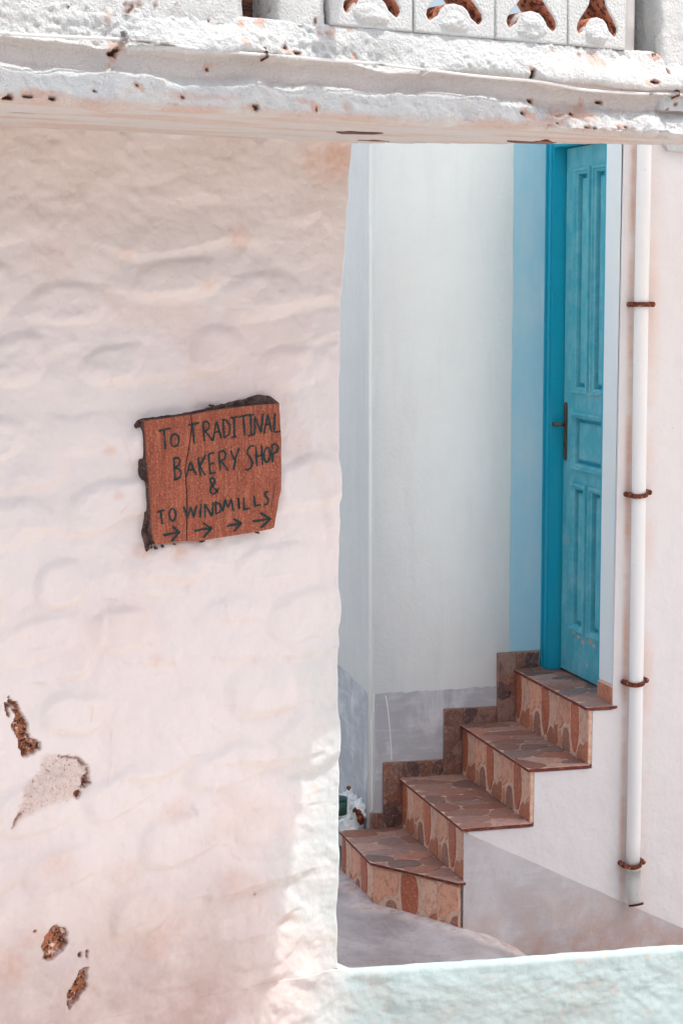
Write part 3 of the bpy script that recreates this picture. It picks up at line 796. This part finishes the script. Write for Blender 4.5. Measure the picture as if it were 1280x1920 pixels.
def stroke(bm, pts, w, seed):
    r = random.Random(seed)
    P = [Vector(p) for p in pts]
    # resample with a little hand wobble
    out = [P[0]]
    for a, b in zip(P, P[1:]):
        n = max(1, int((b-a).length/9))
        out += [a+(b-a)*i/n+Vector((r.uniform(-1, 1), r.uniform(-1, 1))) for i in range(1, n+1)]
    L, R = [], []
    for i, p in enumerate(out):
        d = (out[min(i+1, len(out)-1)]-out[max(i-1, 0)]).normalized()
        nrm = Vector((-d.y, d.x)); t = i/max(1, len(out)-1)
        ww = w*(.5+.10*math.sin(t*7+seed)+r.uniform(-.07, .07))*(1.0 if 0 < i < len(out)-1 else .7)
        L.append(p+nrm*ww); R.append(p-nrm*ww)
    vb = [[bm.verts.new(onb(q.x, q.y, BV+.0012)) for q in X_] for X_ in (L, R)]
    va = [[bm.verts.new(onb(q.x, q.y, BV-.0005)) for q in X_] for X_ in (L, R)]
    for i in range(len(out)-1):
        bm.faces.new((vb[0][i], vb[0][i+1], vb[1][i+1], vb[1][i]))
        bm.faces.new((va[0][i], va[0][i+1], vb[0][i+1], vb[0][i]))
        bm.faces.new((va[1][i+1], va[1][i], vb[1][i], vb[1][i+1]))
k = 0
for nm, st_ in LINES.items():
    for p in st_:
        bm = bmesh.new(); k += 1; stroke(bm, p, 12 if nm != 'to_traditinal' else 11.5, k)
        bmobj('brush_stroke', bm, m_ink, sign)
for A_ in ([[(340,972),(390,962),(436,953)],[(395,918),(438,954),(390,1008)]], [[(526,946),(580,936),(630,928)],[(578,897),(630,930),(578,986)]],
           [[(720,916),(805,902)],[(760,871),(806,900),(764,949)]], [[(876,889),(984,872)],[(921,838),(986,874),(924,926)]]):
    bm = bmesh.new()
    for p in A_: k += 1; stroke(bm, p, 14, k)
    bmobj('painted_arrow', bm, m_ink, sign)
for p, w in (([(985,830),(998,740),(1012,680),(1026,640)], 5), ([(1000,690),(985,705)], 3), ([(498,445),(512,500),(510,560)], 3)):
    bm = bmesh.new(); k += 1; stroke(bm, p, w, k)
    bmobj('surface_crack', bm, m_lath, sign)

# ------------------------------------------------------------------ stairs
SX = [1.907, 2.138, 2.376, 2.588]; SZ = [.334, .523, .715, .918]
YF, YW = 6.27, 7.0
stairs = empty('staircase', (2.3, 6.6, .18), 'outdoor steps faced with brown stone pattern tiles rising to the blue door', 'staircase')
def clip(poly, a, b, c):
    """Keep the part of poly where a*x+b*y <= c."""
    out = []
    for (p, q) in zip(poly, poly[1:]+poly[:1]):
        dp = a*p[0]+b*p[1]-c; dq = a*q[0]+b*q[1]-c
        if dp <= 0: out.append(p)
        if (dp < 0 < dq) or (dq < 0 < dp):
            t = dp/(dp-dq); out.append((p[0]+t*(q[0]-p[0]), p[1]+t*(q[1]-p[1])))
    return out
def area(p): return .5*sum(a[0]*b[1]-b[0]*a[1] for a, b in zip(p, p[1:]+p[:1]))
def inset_convex(poly, g):
    if area(poly) < 0: poly = poly[::-1]
    out = poly[:]
    for p, q in zip(poly, poly[1:]+poly[:1]):
        dx, dy = q[0]-p[0], q[1]-p[1]; l = math.hypot(dx, dy)
        if l < 1e-6: continue
        nx_, ny_ = dy/l, -dx/l
        out = clip(out, nx_, ny_, nx_*p[0]+ny_*p[1]-g)
        if len(out) < 3: return []
    return out
def chaikin(p, n=1, t=.25):
    for _ in range(n):
        p = [((1-t)*a[0]+t*b[0], (1-t)*a[1]+t*b[1]) if k == 0 else (t*a[0]+(1-t)*b[0], t*a[1]+(1-t)*b[1]) for a, b in zip(p, p[1:]+p[:1]) for k in (0, 1)]
    return p
def dedupe(p, e=.002):
    o = []
    for q in p:
        if not o or math.dist(o[-1], q) > e: o.append(q)
    if len(o) > 1 and math.dist(o[0], o[-1]) < e: o.pop()
    return o
def stone(poly, fmap, hgt, mat, parent, color, name='stone'):
    poly = dedupe(poly)
    if len(poly) < 3 or abs(area(poly)) < 1.2e-4: return
    if area(poly) < 0: poly = poly[::-1]
    cx = sum(p[0] for p in poly)/len(poly); cy = sum(p[1] for p in poly)/len(poly)
    bm = bmesh.new()
    lo = [bm.verts.new(fmap(a, b, -.001)) for a, b in poly]
    md = [bm.verts.new(fmap(a, b, hgt*.6)) for a, b in poly]
    tp = []
    for a, b in poly:
        l = max(1e-6, math.hypot(a-cx, b-cy)); k_ = max(0, 1-.0022/l)
        tp.append(bm.verts.new(fmap(cx+(a-cx)*k_, cy+(b-cy)*k_, hgt)))
    n = len(poly)
    for A_, B_ in ((lo, md), (md, tp)):
        for i in range(n): bm.faces.new((A_[i], A_[(i+1) % n], B_[(i+1) % n], B_[i]))
    bm.faces.new(tp)
    o = bmobj(name, bm, mat, parent)
    o.color = color
    return o
def voro(bound, n, seed, asp=(1, 1), gap=.003, rnd=None):
    """Irregular cells filling a convex outline."""
    r = random.Random(seed)
    x0 = min(p[0] for p in bound); x1 = max(p[0] for p in bound); y0 = min(p[1] for p in bound); y1 = max(p[1] for p in bound)
    pts = []; tries = 0
    md = .75*math.sqrt((x1-x0)*asp[0]*(y1-y0)*asp[1]/n)
    while len(pts) < n and tries < 6000:
        tries += 1
        q = (r.uniform(x0, x1), r.uniform(y0, y1))
        if tries % 400 == 0: md *= .9
        if all(math.hypot((q[0]-p[0])*asp[0], (q[1]-p[1])*asp[1]) > md for p in pts): pts.append(q)
    cells = []
    for p in pts:
        c = list(bound)
        for q in pts:
            if q is p: continue
            # bisector in the stretched metric
            ax, ay = (q[0]-p[0])*asp[0]**2, (q[1]-p[1])*asp[1]**2
            mx, my = (p[0]+q[0])/2, (p[1]+q[1])/2
            c = clip(c, ax, ay, ax*mx+ay*my)
            if len(c) < 3: break
        if len(c) < 3: continue
        c = inset_convex(dedupe(c), gap)
        if len(c) >= 3:
            c = chaikin(dedupe(c), 1, .22)
            cells.append([(a+r.uniform(-.0012, .0012), b+r.uniform(-.0012, .0012)) for a, b in c])
    return cells
rc = random.Random(11)
TREAD_C = [(150, 108, 94), (162, 124, 110), (126, 100, 92), (172, 138, 124), (144, 120, 114), (150, 98, 80), (168, 116, 98)]
def tread(outline, z, n, seed, name='tread'):
    bm = bmesh.new()
    prism(bm, [(x, y, z-.011) for x, y in outline], Vector((0, 0, .0095)), 0)
    for f in bm.faces:
        f.material_index = 1 if f.calc_center_median().z > z-.003 else 0
    t = bmobj(name, bm, [m_tile_body, m_grout2], stairs)
    for c in voro(outline, n, seed, (.62, 1.0), .0018):
        col = rc.choice(TREAD_C); f = rc.uniform(.82, 1.12)
        stone(c, lambda a, b, h: (a, b, z-.0015+h), .0028, m_tstone, t, lin(*[min(255, k*f) for k in col]))
    return t
tread([(SX[0], YW), (SX[0]-.003, 6.575), (2.126, 6.262), (2.154, 6.262), (2.154, YW)], SZ[0], 19, 21)
for i in (1, 2): tread([(SX[i], YW), (SX[i], 6.262), (SX[i+1]+.016, 6.262), (SX[i+1]+.016, YW)], SZ[i], 19, 21+i)
tread([(SX[3], YW), (SX[3], 6.262), (2.694, 6.262), (2.79, 6.33), (2.79, YW)], SZ[3], 19, 27)

TILE = [([(.03,.97),(.40,.97),(.385,.60),(.33,.53),(.22,.54),(.15,.46),(.11,.40),(.03,.36)], (226,166,136)),
        ([(.03,.31),(.10,.35),(.14,.22),(.11,.03),(.03,.03)], (200,138,108)),
        ([(.16,.03),(.18,.28),(.22,.42),(.29,.47),(.35,.43),(.39,.26),(.42,.03)], (150,106,92)),
        ([(.44,.97),(.65,.97),(.69,.72),(.685,.42),(.60,.12),(.53,.09),(.455,.34),(.43,.62)], (182,98,70)),
        ([(.70,.97),(.97,.97),(.97,.50),(.91,.47),(.87,.36),(.79,.38),(.745,.60)], (230,184,158)),
        ([(.62,.03),(.68,.24),(.75,.33),(.82,.29),(.90,.39),(.97,.44),(.97,.03)], (178,110,82))]
TW = .285
def riser(O, D, length, hgt, nrm, start, name='riser'):
    """Panel from O along D; start is the offset of the tile pattern."""
    f = lambda a, b, h: O+D*a+ZV*b+nrm*h
    bm = bmesh.new(); prism(bm, [f(0, 0, 0), f(length, 0, 0), f(length, hgt, 0), f(0, hgt, 0)], -nrm*.012)
    p = bmobj(name, bm, m_grout, stairs)
    for i in range(-1, int(length/TW)+3):
        for poly, col in TILE:
            q = [(start+(i+.5+(a-.5)*1.03)*TW, (.5+(b-.5)*1.05)*hgt) for a, b in poly]
            ca_, cb_ = sum(p_[0] for p_ in q)/len(q), sum(p_[1] for p_ in q)/len(q)
            q = [(ca_+(a-ca_)*1.0, cb_+(b-cb_)*1.0) for a, b in q]
            q = clip(clip(chaikin(q, 1, .14), 0, 1, hgt-.003), 0, -1, -.002)
            q = clip(clip(q, -1, 0, -.003), 1, 0, length-.003)
            if len(q) >= 3:
                fq = rc.uniform(.93, 1.06)
                stone(q, f, .003, m_rstone, p, lin(*[min(255, k_*fq) for k_ in col]))
    return p
XM = Vector((-1, 0, 0))
for i in (1, 2, 3):
    h_ = SZ[i]-.0145-SZ[i-1]
    riser(Vector((SX[i]+.012, YW-.012, SZ[i-1])), Vector((0, -1, 0)), YW-.012-YF, h_, XM, (YW-.012-YF)-3*TW)
zb0 = .12
riser(Vector((SX[0]+.012, YW, zb0)), Vector((0, -1, 0)), YW-6.577, SZ[0]-.0145-zb0, XM, (YW-6.577)-2*TW)
A_ = Vector((SX[0]+.010, 6.576, zb0)); B_ = Vector((2.133, YF+.002, zb0)); D_ = (B_-A_)
riser(A_, D_.normalized(), D_.length, SZ[0]-.0145-zb0, Vector((D_.y, -D_.x, 0)).normalized(), 0)
# core behind the tiles
bm = bmesh.new()
for i in range(4):
    x0 = SX[i]+.026
    x1 = SX[i+1]+.026 if i < 3 else 2.79
    if i == 0: prism(bm, [(x0, YW, -.5), (x0, 6.58, -.5), (2.137, 6.30, -.5), (x1, 6.30, -.5), (x1, YW, -.5)], Vector((0, 0, .5+SZ[0]-.0145)))
    else: box(bm, x0, x1, 6.30, YW, -.5, SZ[i]-.0145)
bmobj('step_core', bm, m_pipehouse, stairs)
# skirting tiles up the wall
SK = [(136, 100, 86), (118, 90, 82), (148, 116, 102), (98, 78, 74), (142, 100, 82), (156, 126, 114)]
def skirt(x0, x1, z0, z1, seed, n):
    bm = bmesh.new(); box(bm, x0, x1, YW-.012, YW-.0005, z0, z1)
    t = bmobj('skirting_tile', bm, m_sgrout, stairs)
    for c in voro([(x0+.001, z0+.001), (x1-.001, z0+.001), (x1-.001, z1-.001), (x0+.001, z1-.001)], n, seed, (1, 1), .0009):
        stone(c, lambda a, b, h: (a, YW-.012-h, b), .0025, m_sstone, t, lin(*rc.choice(SK)))
for i in (1, 2, 3):
    skirt(SX[i]-.064, SX[i]+.010, SZ[i-1]+.001, SZ[i]+.063, 40+i, 5)
    x1 = SX[i+1]-.066 if i < 3 else 2.690
    skirt(SX[i]+.012, x1, SZ[i]+.001, SZ[i]+.062, 50+i, 4)
skirt(2.026, SX[1]-.066, SZ[0]+.001, SZ[0]+.060, 60, 2)
# tile stub at the foot of the door's right side
bm = bmesh.new(); box(bm, 2.688, 2.699, 6.272, 6.405, SZ[3]+.001, SZ[3]+.064); t = bmobj('skirting_tile', bm, m_grout, stairs)
stone([(6.276, .922), (6.395, .922), (6.400, .978), (6.33, .979), (6.276, .976)], lambda a, b, h: (2.688-h, a, b), .0025, m_rstone, t, lin(190, 122, 92))

# ------------------------------------------------------------------ the two houses of the alley
HT = 4.9
ch = empty('corner_house', (2.4, 7.5, 0), 'white house corner with a grey painted dado beside the steps', 'house')
bm = bmesh.new(); box(bm, 2.023, 2.80, YW, 12, -.9, 3.1)
bmesh.ops.bevel(bm, geom=[e for e in bm.edges if all(abs(v.co.x-2.023) < 1e-4 and abs(v.co.y-YW) < 1e-4 for v in e.verts)], offset=.018, segments=5, affect='EDGES')
bmobj('wall', bm, m_house, ch, True)
rr = random.Random(5)
def sheet(name, pts, mat, parent, off): 
    bm = bmesh.new(); prism(bm, pts, off); return bmobj(name, bm, mat, parent)
top = [(2.045+(2.525-2.045)*i/24, YW-.003, .847+.006*i/24+rr.uniform(-.003, .003)) for i in range(25)]
sheet('painted_dado', top[::-1]+[(2.045, YW-.003, .30), (2.525, YW-.003, .30)], m_dado, ch, Vector((0, .002, 0)))
top = [(2.020, YW+.022+i*.05, .850+.025*(i*.05)/.4+rr.uniform(-.003, .003)) for i in range(30)]
sheet('painted_dado', top+[(2.020, YW+.022+1.45, 0), (2.020, YW+.022, 0)], m_dado, ch, Vector((.002, 0, 0)))
# whitewash drip lines on the dado
bm = bmesh.new()
for pts in ([(723, 1304), (727, 1330), (731, 1370), (734, 1424)], [(696, 1340), (697, 1420), (697, 1520)], [(700, 1300), (701, 1335)]):
    q = [at(x, y, (0, YW-.004, 0), (0, 1, 0)) for x, y in pts]
    for a, b in zip(q, q[1:]):
        prism(bm, [a+Vector((-.0022, 0, 0)), a+Vector((.0022, 0, 0)), b+Vector((.0022, 0, 0)), b+Vector((-.0022, 0, 0))], Vector((0, .0015, 0)))
bmobj('paint_drip', bm, m_house, ch)
tp = [(2.574+(rr.uniform(-.0015, .0015)), YW-.003, z) for z in np.arange(.985, 2.96, .08)]
sheet('blue_band', tp+[(2.702, YW-.003, 2.96), (2.702, YW-.003, .985)], m_band, ch, Vector((0, .002, 0)))

ph = empty('pipe_house', (3.5, 6.3, 0), 'white house wall with a drainpipe to the right of the steps', 'house')
pts = [(SX[1]+.026, -.9), (SX[1]+.026, SZ[1]-.0155), (SX[2]+.026, SZ[1]-.0155), (SX[2]+.026, SZ[2]-.0155), (SX[3]+.026, SZ[2]-.0155), (SX[3]+.026, SZ[3]-.0155), (2.700, SZ[3]-.0155), (2.700, HT), (6.5, HT), (6.5, -.9)]
bm = bmesh.new(); prism(bm, [(x, YF, z) for x, z in pts], Vector((0, .148, 0)))
bmesh.ops.bevel(bm, geom=[e for e in bm.edges if all(abs(v.co.x-2.70) < 1e-4 and abs(v.co.y-YF) < 1e-4 for v in e.verts)], offset=.012, segments=4, affect='EDGES')
box(bm, 2.704, 6.5, 6.418, 6.44, 2.96, HT)
bmobj('wall', bm, m_pipehouse, ph)
bm = bmesh.new(); box(bm, 2.702, 2.95, 6.42, 7.2, 2.935, HT); bmobj('door_lintel_wall', bm, m_house, ph)
bm = bmesh.new(); box(bm, 2.84, 2.9, 6.42, 7.1, .8, 2.96); bmobj('doorway_shade_backing', bm, m_dark, ph)
sheet('blue_band', [(2.698, 6.290, .985), (2.698, 6.4175, .985), (2.698, 6.4175, 2.96), (2.698, 6.290, 2.96)], m_band_lit, ph, Vector((.0012, 0, 0)))
# dado that follows the falling ground
top = []
a0 = at(862, 1557, (0, YF-.003, 0), (0, 1, 0)); a1 = at(1280, 1741, (0, YF-.003, 0), (0, 1, 0))
dz = (a1.z-a0.z)/(a1.x-a0.x)
for i in range(61):
    x = 2.147+i*.03; top.append((x, YF-.003, min(a0.z+dz*(x-a0.x), SZ[1]-.018)+rr.uniform(-.0012, .0012)))
sheet('painted_dado', top+[(top[-1][0], YF-.003, -.9), (2.147, YF-.003, -.9)], m_dado2, ph, Vector((0, .002, 0)))
bm = bmesh.new(); prism(bm, [at(x, y, (0, YF-.02, 0), (0, 1, 0)) for x, y in [(1236, 258), (1300, 258), (1300, 287), (1252, 284), (1246, 272)]], Vector((0, .03, 0)))
bmobj('broken_ledge', bm, m_beam, ph, bevel=.003)

# ------------------------------------------------------------------ door
door = empty('panelled_door', (2.75, 6.7, SZ[3]), 'narrow turquoise panelled door at the top of the tiled steps', 'door')
XF, XL = 2.704, 2.752
def part(name, boxes, mat, parent=door, bevel=.0025):
    bm = bmesh.new()
    for b in boxes: box(bm, *b)
    return bmobj(name, bm, mat, parent, bevel=bevel)
part('jamb', [(XF, 2.83, 6.930, 6.998, SZ[3]+.001, 2.935)], m_frame)
part('jamb', [(XF, 2.83, 6.4185, 6.448, SZ[3]+.001, 2.935)], m_frame)
part('frame_head', [(XF, 2.83, 6.4485, 6.9295, 2.868, 2.935)], m_frame)
part('jamb_bead', [(XF-.006, XF, 6.984, 6.997, SZ[3]+.001, 2.93)], m_frame)
part('jamb_bead', [(XF-.004, XF, 6.940, 6.956, SZ[3]+.001, 2.93)], m_frame)
Y0, Y1, ZB, ZTp = 6.452, 6.919, SZ[3]+.010, 2.864
PAN = [(6.690, 6.815, 1.982, 2.778), (6.520, 6.645, 1.982, 2.778), (6.520, 6.815, 1.700, 1.893), (6.690, 6.815, 1.100, 1.632), (6.520, 6.645, 1.100, 1.632)]
rails = [(XL, XL+.04, 6.815, Y1, ZB, ZTp), (XL, XL+.04, Y0, 6.520, ZB, ZTp)]
rails += [(XL, XL+.04, 6.5202, 6.8148, a, b) for a, b in ((ZB, 1.100), (1.632, 1.700), (1.893, 1.982), (2.778, ZTp))]
rails += [(XL, XL+.04, 6.645, 6.690, a, b) for a, b in ((1.1002, 1.6318), (1.9822, 2.7778))]
part('door_leaf', rails, m_door, bevel=0)
for ya, yb, za_, zb_ in PAN:
    bm = bmesh.new(); box(bm, XL+.021, XL+.035, ya, yb, za_, zb_)
    p = bmobj('door_panel', bm, m_frame, door)  # darker frame paint puts the recess's shade lines into the colour
    # moulding round the opening, mitred
    def ring(o0, x0, o1, x1, bm):
        a = [(x0, ya+o0, za_+o0), (x0, yb-o0, za_+o0), (x0, yb-o0, zb_-o0), (x0, ya+o0, zb_-o0)]
        b = [(x1, ya+o1, za_+o1), (x1, yb-o1, za_+o1), (x1, yb-o1, zb_-o1), (x1, ya+o1, zb_-o1)]
        va = [bm.verts.new(q) for q in a]; vb_ = [bm.verts.new(q) for q in b]
        for i in range(4): bm.faces.new((va[i], va[(i+1) % 4], vb_[(i+1) % 4], vb_[i]))
    bm = bmesh.new()
    seq = [(-.010, XL+.001), (-.0095, XL-.009), (-.007, XL-.012), (.001, XL-.012), (.004, XL-.004), (.012, XL-.001), (.0135, XL+.006), (.014, XL+.022)]
    for (o0, x0), (o1, x1) in zip(seq, seq[1:]): ring(o0, x0, o1, x1, bm)
    bmobj('moulding', bm, m_door, p)
    bm = bmesh.new()
    seq = [(.026, XL+.022), (.027, XL+.011), (.034, XL+.007)]
    for q0, q1 in zip(seq, seq[1:]): ring(*q0, *q1, bm)
    bm.faces.new([bm.verts.new(q) for q in [(XL+.007, ya+.034, za_+.034), (XL+.007, yb-.034, za_+.034), (XL+.007, yb-.034, zb_-.034), (XL+.007, ya+.034, zb_-.034)]])
    bmobj('raised_field', bm, m_door, p)
part('gap_shade_strip', [(XL+.004, XL+.03, 6.9192, 6.9298, SZ[3]+.002, 2.866)], m_dark, bevel=0)  # dark strip standing in for the shade between leaf and jamb
# lock plate and lever
pl = [(6.894+.013*math.cos(a), (1.918 if math.sin(a) > 0 else 1.732)+.016*math.sin(a)) for a in np.linspace(0, 2*math.pi, 24, endpoint=False)]
bm = bmesh.new(); prism(bm, [(XL-.006, y, z) for y, z in pl], Vector((.008, 0, 0)))
lock = bmobj('lock_plate', bm, m_iron, door, bevel=.0015)
bm = bmesh.new(); tube(bm, [(XL-.005, 6.897, 1.850), (XL-.034, 6.897, 1.850)], .007, 12)
tube(bm, [(XL-.030, 6.892, 1.850), (XL-.034, 6.915, 1.851), (XL-.036, 6.926, 1.850)], .0065, 10, rad=[.006, .007, .0085])
bmobj('lever_handle', bm, m_iron, lock, True)
bm = bmesh.new(); box(bm, XL-.0065, XL-.005, 6.893, 6.898, 1.765, 1.785); bmobj('keyhole_shade', bm, m_dark, lock)
# chipped paint low on the leaf
bm = bmesh.new(); r = random.Random(9)
for y, z, ry, rz in [(6.79, 1.083, .02, .006), (6.745, 1.075, .014, .008), (6.70, 1.062, .016, .010), (6.63, 1.080, .014, .012), (6.60, 1.066, .010, .008), (6.73, 1.03, .004, .010), (6.66, .985, .011, .010), (6.85, 1.25, .003, .012), (6.86, 1.42, .003, .02), (6.84, 1.64, .015, .003), (6.66, 1.972, .04, .004), (6.56, 1.970, .03, .004)]:
    prism(bm, [(XL-.0008, y+ry*math.cos(a)*r.uniform(.6, 1.2), z+rz*math.sin(a)*r.uniform(.6, 1.2)) for a in np.linspace(0, 6.283, 9, endpoint=False)], Vector((.002, 0, 0)))
bmobj('paint_chips', bm, m_chip, door)['kind'] = 'stuff'

# ------------------------------------------------------------------ drainpipe
PX, PY = 2.7585, 6.238
dp = empty('drainpipe', (PX, PY, .2), 'white painted drainpipe with rusty clamps fixed to the wall right of the door', 'drainpipe')
bm = bmesh.new(); tube(bm, [(PX+.0022*math.sin(z*2.1), PY+.001*math.sin(z*3), z) for z in np.linspace(.325, 4.6, 40)], .0245, 24); bmobj('pipe_run', bm, m_pvc, dp, True)
bm = bmesh.new()
R0 = tube(bm, [(PX+.001, PY-.001, .335), (PX+.002, PY-.001, .30), (PX+.003, PY-.004, .265), (PX+.006, PY-.012, .232), (PX+.008, PY-.018, .215)], .0275, 24, cap=False, rad=[.0262, .0262, .026, .0255, .0255])
bmesh.ops.solidify(bm, geom=bm.faces[:], thickness=.003)
sh = bmobj('outlet_shoe', bm, m_pvc, dp, True)
bm = bmesh.new(); tube(bm, [(PX+.0075, PY-.0165, .220), (PX+.0083, PY-.0185, .213)], .0262, 24, cap=False); bmesh.ops.solidify(bm, geom=bm.faces[:], thickness=.004)
bmobj('rusty_rim', bm, m_rust, sh, True)
bm = bmesh.new(); tube(bm, [(PX+.006, PY-.011, .236), (PX+.0065, PY-.013, .232)], .021, 20); bmobj('mouth_shade', bm, m_dark, sh)
for i, (z, tilt) in enumerate([(2.3, 0), (1.657, .004), (1.004, .004), (.36, .004)]):
    bm = bmesh.new()
    arc = [(PX+.0285*math.cos(a), PY-.0285*math.sin(a), z-.006*math.sin(a)*(1 if i else 0)+tilt*math.cos(a)) for a in np.linspace(-.3, math.pi+.3, 18)]
    # flat strap bent round the pipe
    for a, b in zip(arc, arc[1:]):
        ca = Vector((a[0]-PX, a[1]-PY, 0)).normalized()*.004; cb = Vector((b[0]-PX, b[1]-PY, 0)).normalized()*.004
        A1, B1 = Vector(a), Vector(b)
        hz = Vector((0, 0, .008))
        vs = [bm.verts.new(q) for q in (A1-hz, A1+hz, A1+hz+ca, A1-hz+ca, B1-hz, B1+hz, B1+hz+cb, B1-hz+cb)]
        for f in ((0, 1, 5, 4), (1, 2, 6, 5), (2, 3, 7, 6), (3, 0, 4, 7)): bm.faces.new([vs[k_] for k_ in f])
    cl = bmobj('pipe_clamp', bm, m_rust, dp)
    for sg in (-1, 1):
        bm = bmesh.new()
        tube(bm, [(PX+sg*.035, PY+.03, z+tilt*sg), (PX+sg*.035, PY-.012, z+tilt*sg)], .0095, 10)
        bmobj('clamp_bolt', bm, m_rust, cl, True)

# ------------------------------------------------------------------ rubble and green tin at the foot of the corner house
rub = empty('rubble_plinth', (1.97, 7.15, .2), 'lumpy whitewashed rubble with rusty spots at the foot of the white house corner', 'rubble')
r = random.Random(2)
for x, y, z, a, b, c in [(2.0, 7.22, .34, .06, .12, .09), (1.955, 7.08, .30, .055, .07, .065), (2.005, 7.08, .375, .030, .05, .045), (1.996, 7.14, .40, .022, .035, .03), (1.93, 7.3, .32, .08, .12, .10)]:
    bm = bmesh.new(); bmesh.ops.create_icosphere(bm, subdivisions=4, radius=1)
    o = r.random()*9
    for v in bm.verts:
        p = v.co
        n = 1+.55*float(fbm(np.array(p.x+.6*p.z+o), np.array(p.y+p.z*1.3+o), 2.2, 4, 2))
        v.co = Vector((x+p.x*a*n, y+p.y*b*n, z+p.z*c*n))
    bmobj('rubble_stone', bm, m_house, rub, True)
for x, y, z, a in [(1.985, 7.02, .392, .012), (1.992, 7.01, .375, .014), (1.996, 7.02, .36, .012), (1.97, 7.10, .47, .008), (1.975, 7.03, .40, .009)]:
    bm = bmesh.new(); bmesh.ops.create_icosphere(bm, subdivisions=2, radius=a)
    for v in bm.verts: v.co = Vector((x+v.co.x*r.uniform(.7, 1.3), y+v.co.y, z+v.co.z*r.uniform(.8, 1.5)))
    bmobj('rusty_chunk', bm, m_rust, rub, True)
tin = empty('green_tin', (1.90, 7.0, .38), 'small dark green tin half hidden behind the white wall', 'tin')
bm = bmesh.new(); tube(bm, [(1.905, 7.02, .395), (1.905, 7.02, .45)], .036, 20); bmobj('tin_body', bm, m_green, tin, True)
bm = bmesh.new(); tube(bm, [(1.905, 7.02, .448), (1.905, 7.02, .456)], .0375, 20); bmobj('tin_rim', bm, m_green, tin, True)

# ------------------------------------------------------------------ unseen helpers added to shade and light the place
aw = empty('added_awning', W(-1, 0, 4.0), 'unseen awning roll on brackets, added to shade the near wall', 'awning')  # unseen roll, added for its shadow on the lower left wall
bm = bmesh.new(); tube(bm, [W(s, 1.20, 4.0) for s in (-4.5, -3, -1.5, 0, .56)], .155, 24); bmobj('shadow_roll', bm, m_house, aw, True)
for s in (-3.8, -2.0, -.148): 
    bm = bmesh.new(); box(bm, s-.02, s+.02, -.5, 1.2, 4.10, 4.14, W); bmobj('shadow_bracket', bm, m_iron, aw)  # added arms; the rightmost one casts a streak on the beam
bm = bmesh.new(); box(bm, -5, .1, -.9, -.5, 2.7, 4.6, W); bmobj('added_upper_wall', bm, m_house, aw)  # added only to carry the unseen arms
sail = bpy.data.meshes.new('added_shade_sail')  # added sail: keeps the sun off the alley, lets soft light through
pts = []
n = 24
for j in range(n+1):
    for i in range(n+1):
        a, b = i/n, j/n
        pts.append((.9+5.0*a, 4.60+2.35*b, 4.55+.2*((2*a-1)**2+(2*b-1)**2)/2))
sail.from_pydata(pts, [], [(j*(n+1)+i, j*(n+1)+i+1, (j+1)*(n+1)+i+1, (j+1)*(n+1)+i) for j in range(n) for i in range(n)])
nb = empty('bounce_wall', (-.5, 9, 0), 'unseen white wall added to bounce light on the corner house', 'wall')  # added to throw sunlight back at the corner house
bm = bmesh.new(); box(bm, -.9, -.6, 5.6, 14, -.9, 1.5); bmobj('wall', bm, m_house, nb)
bm = bmesh.new(); box(bm, -.95, -.55, 5.55, 14.05, 1.5, 1.58); bmobj('added_coping', bm, m_house, nb)
tag(link('added_shade_sail', sail, m_sail_diffuser, None, True), 'unseen white sail added to shade and softly light the alley', 'shade sail')
fh = empty('bounce_house', W(0, 6.3, 0), 'unseen salmon house added for warm bounce on the near wall', 'house')  # added facade that sends warm light back to the wall
bm = bmesh.new(); box(bm, -14, 12, 6.0, 10, -.9, 2.3, W); bmobj('wall', bm, m_bounce_house, fh)
bm = bmesh.new(); box(bm, -14.1, 12.1, 5.9, 10.1, 2.3, 2.42, W); bmobj('added_cornice', bm, m_house, fh)
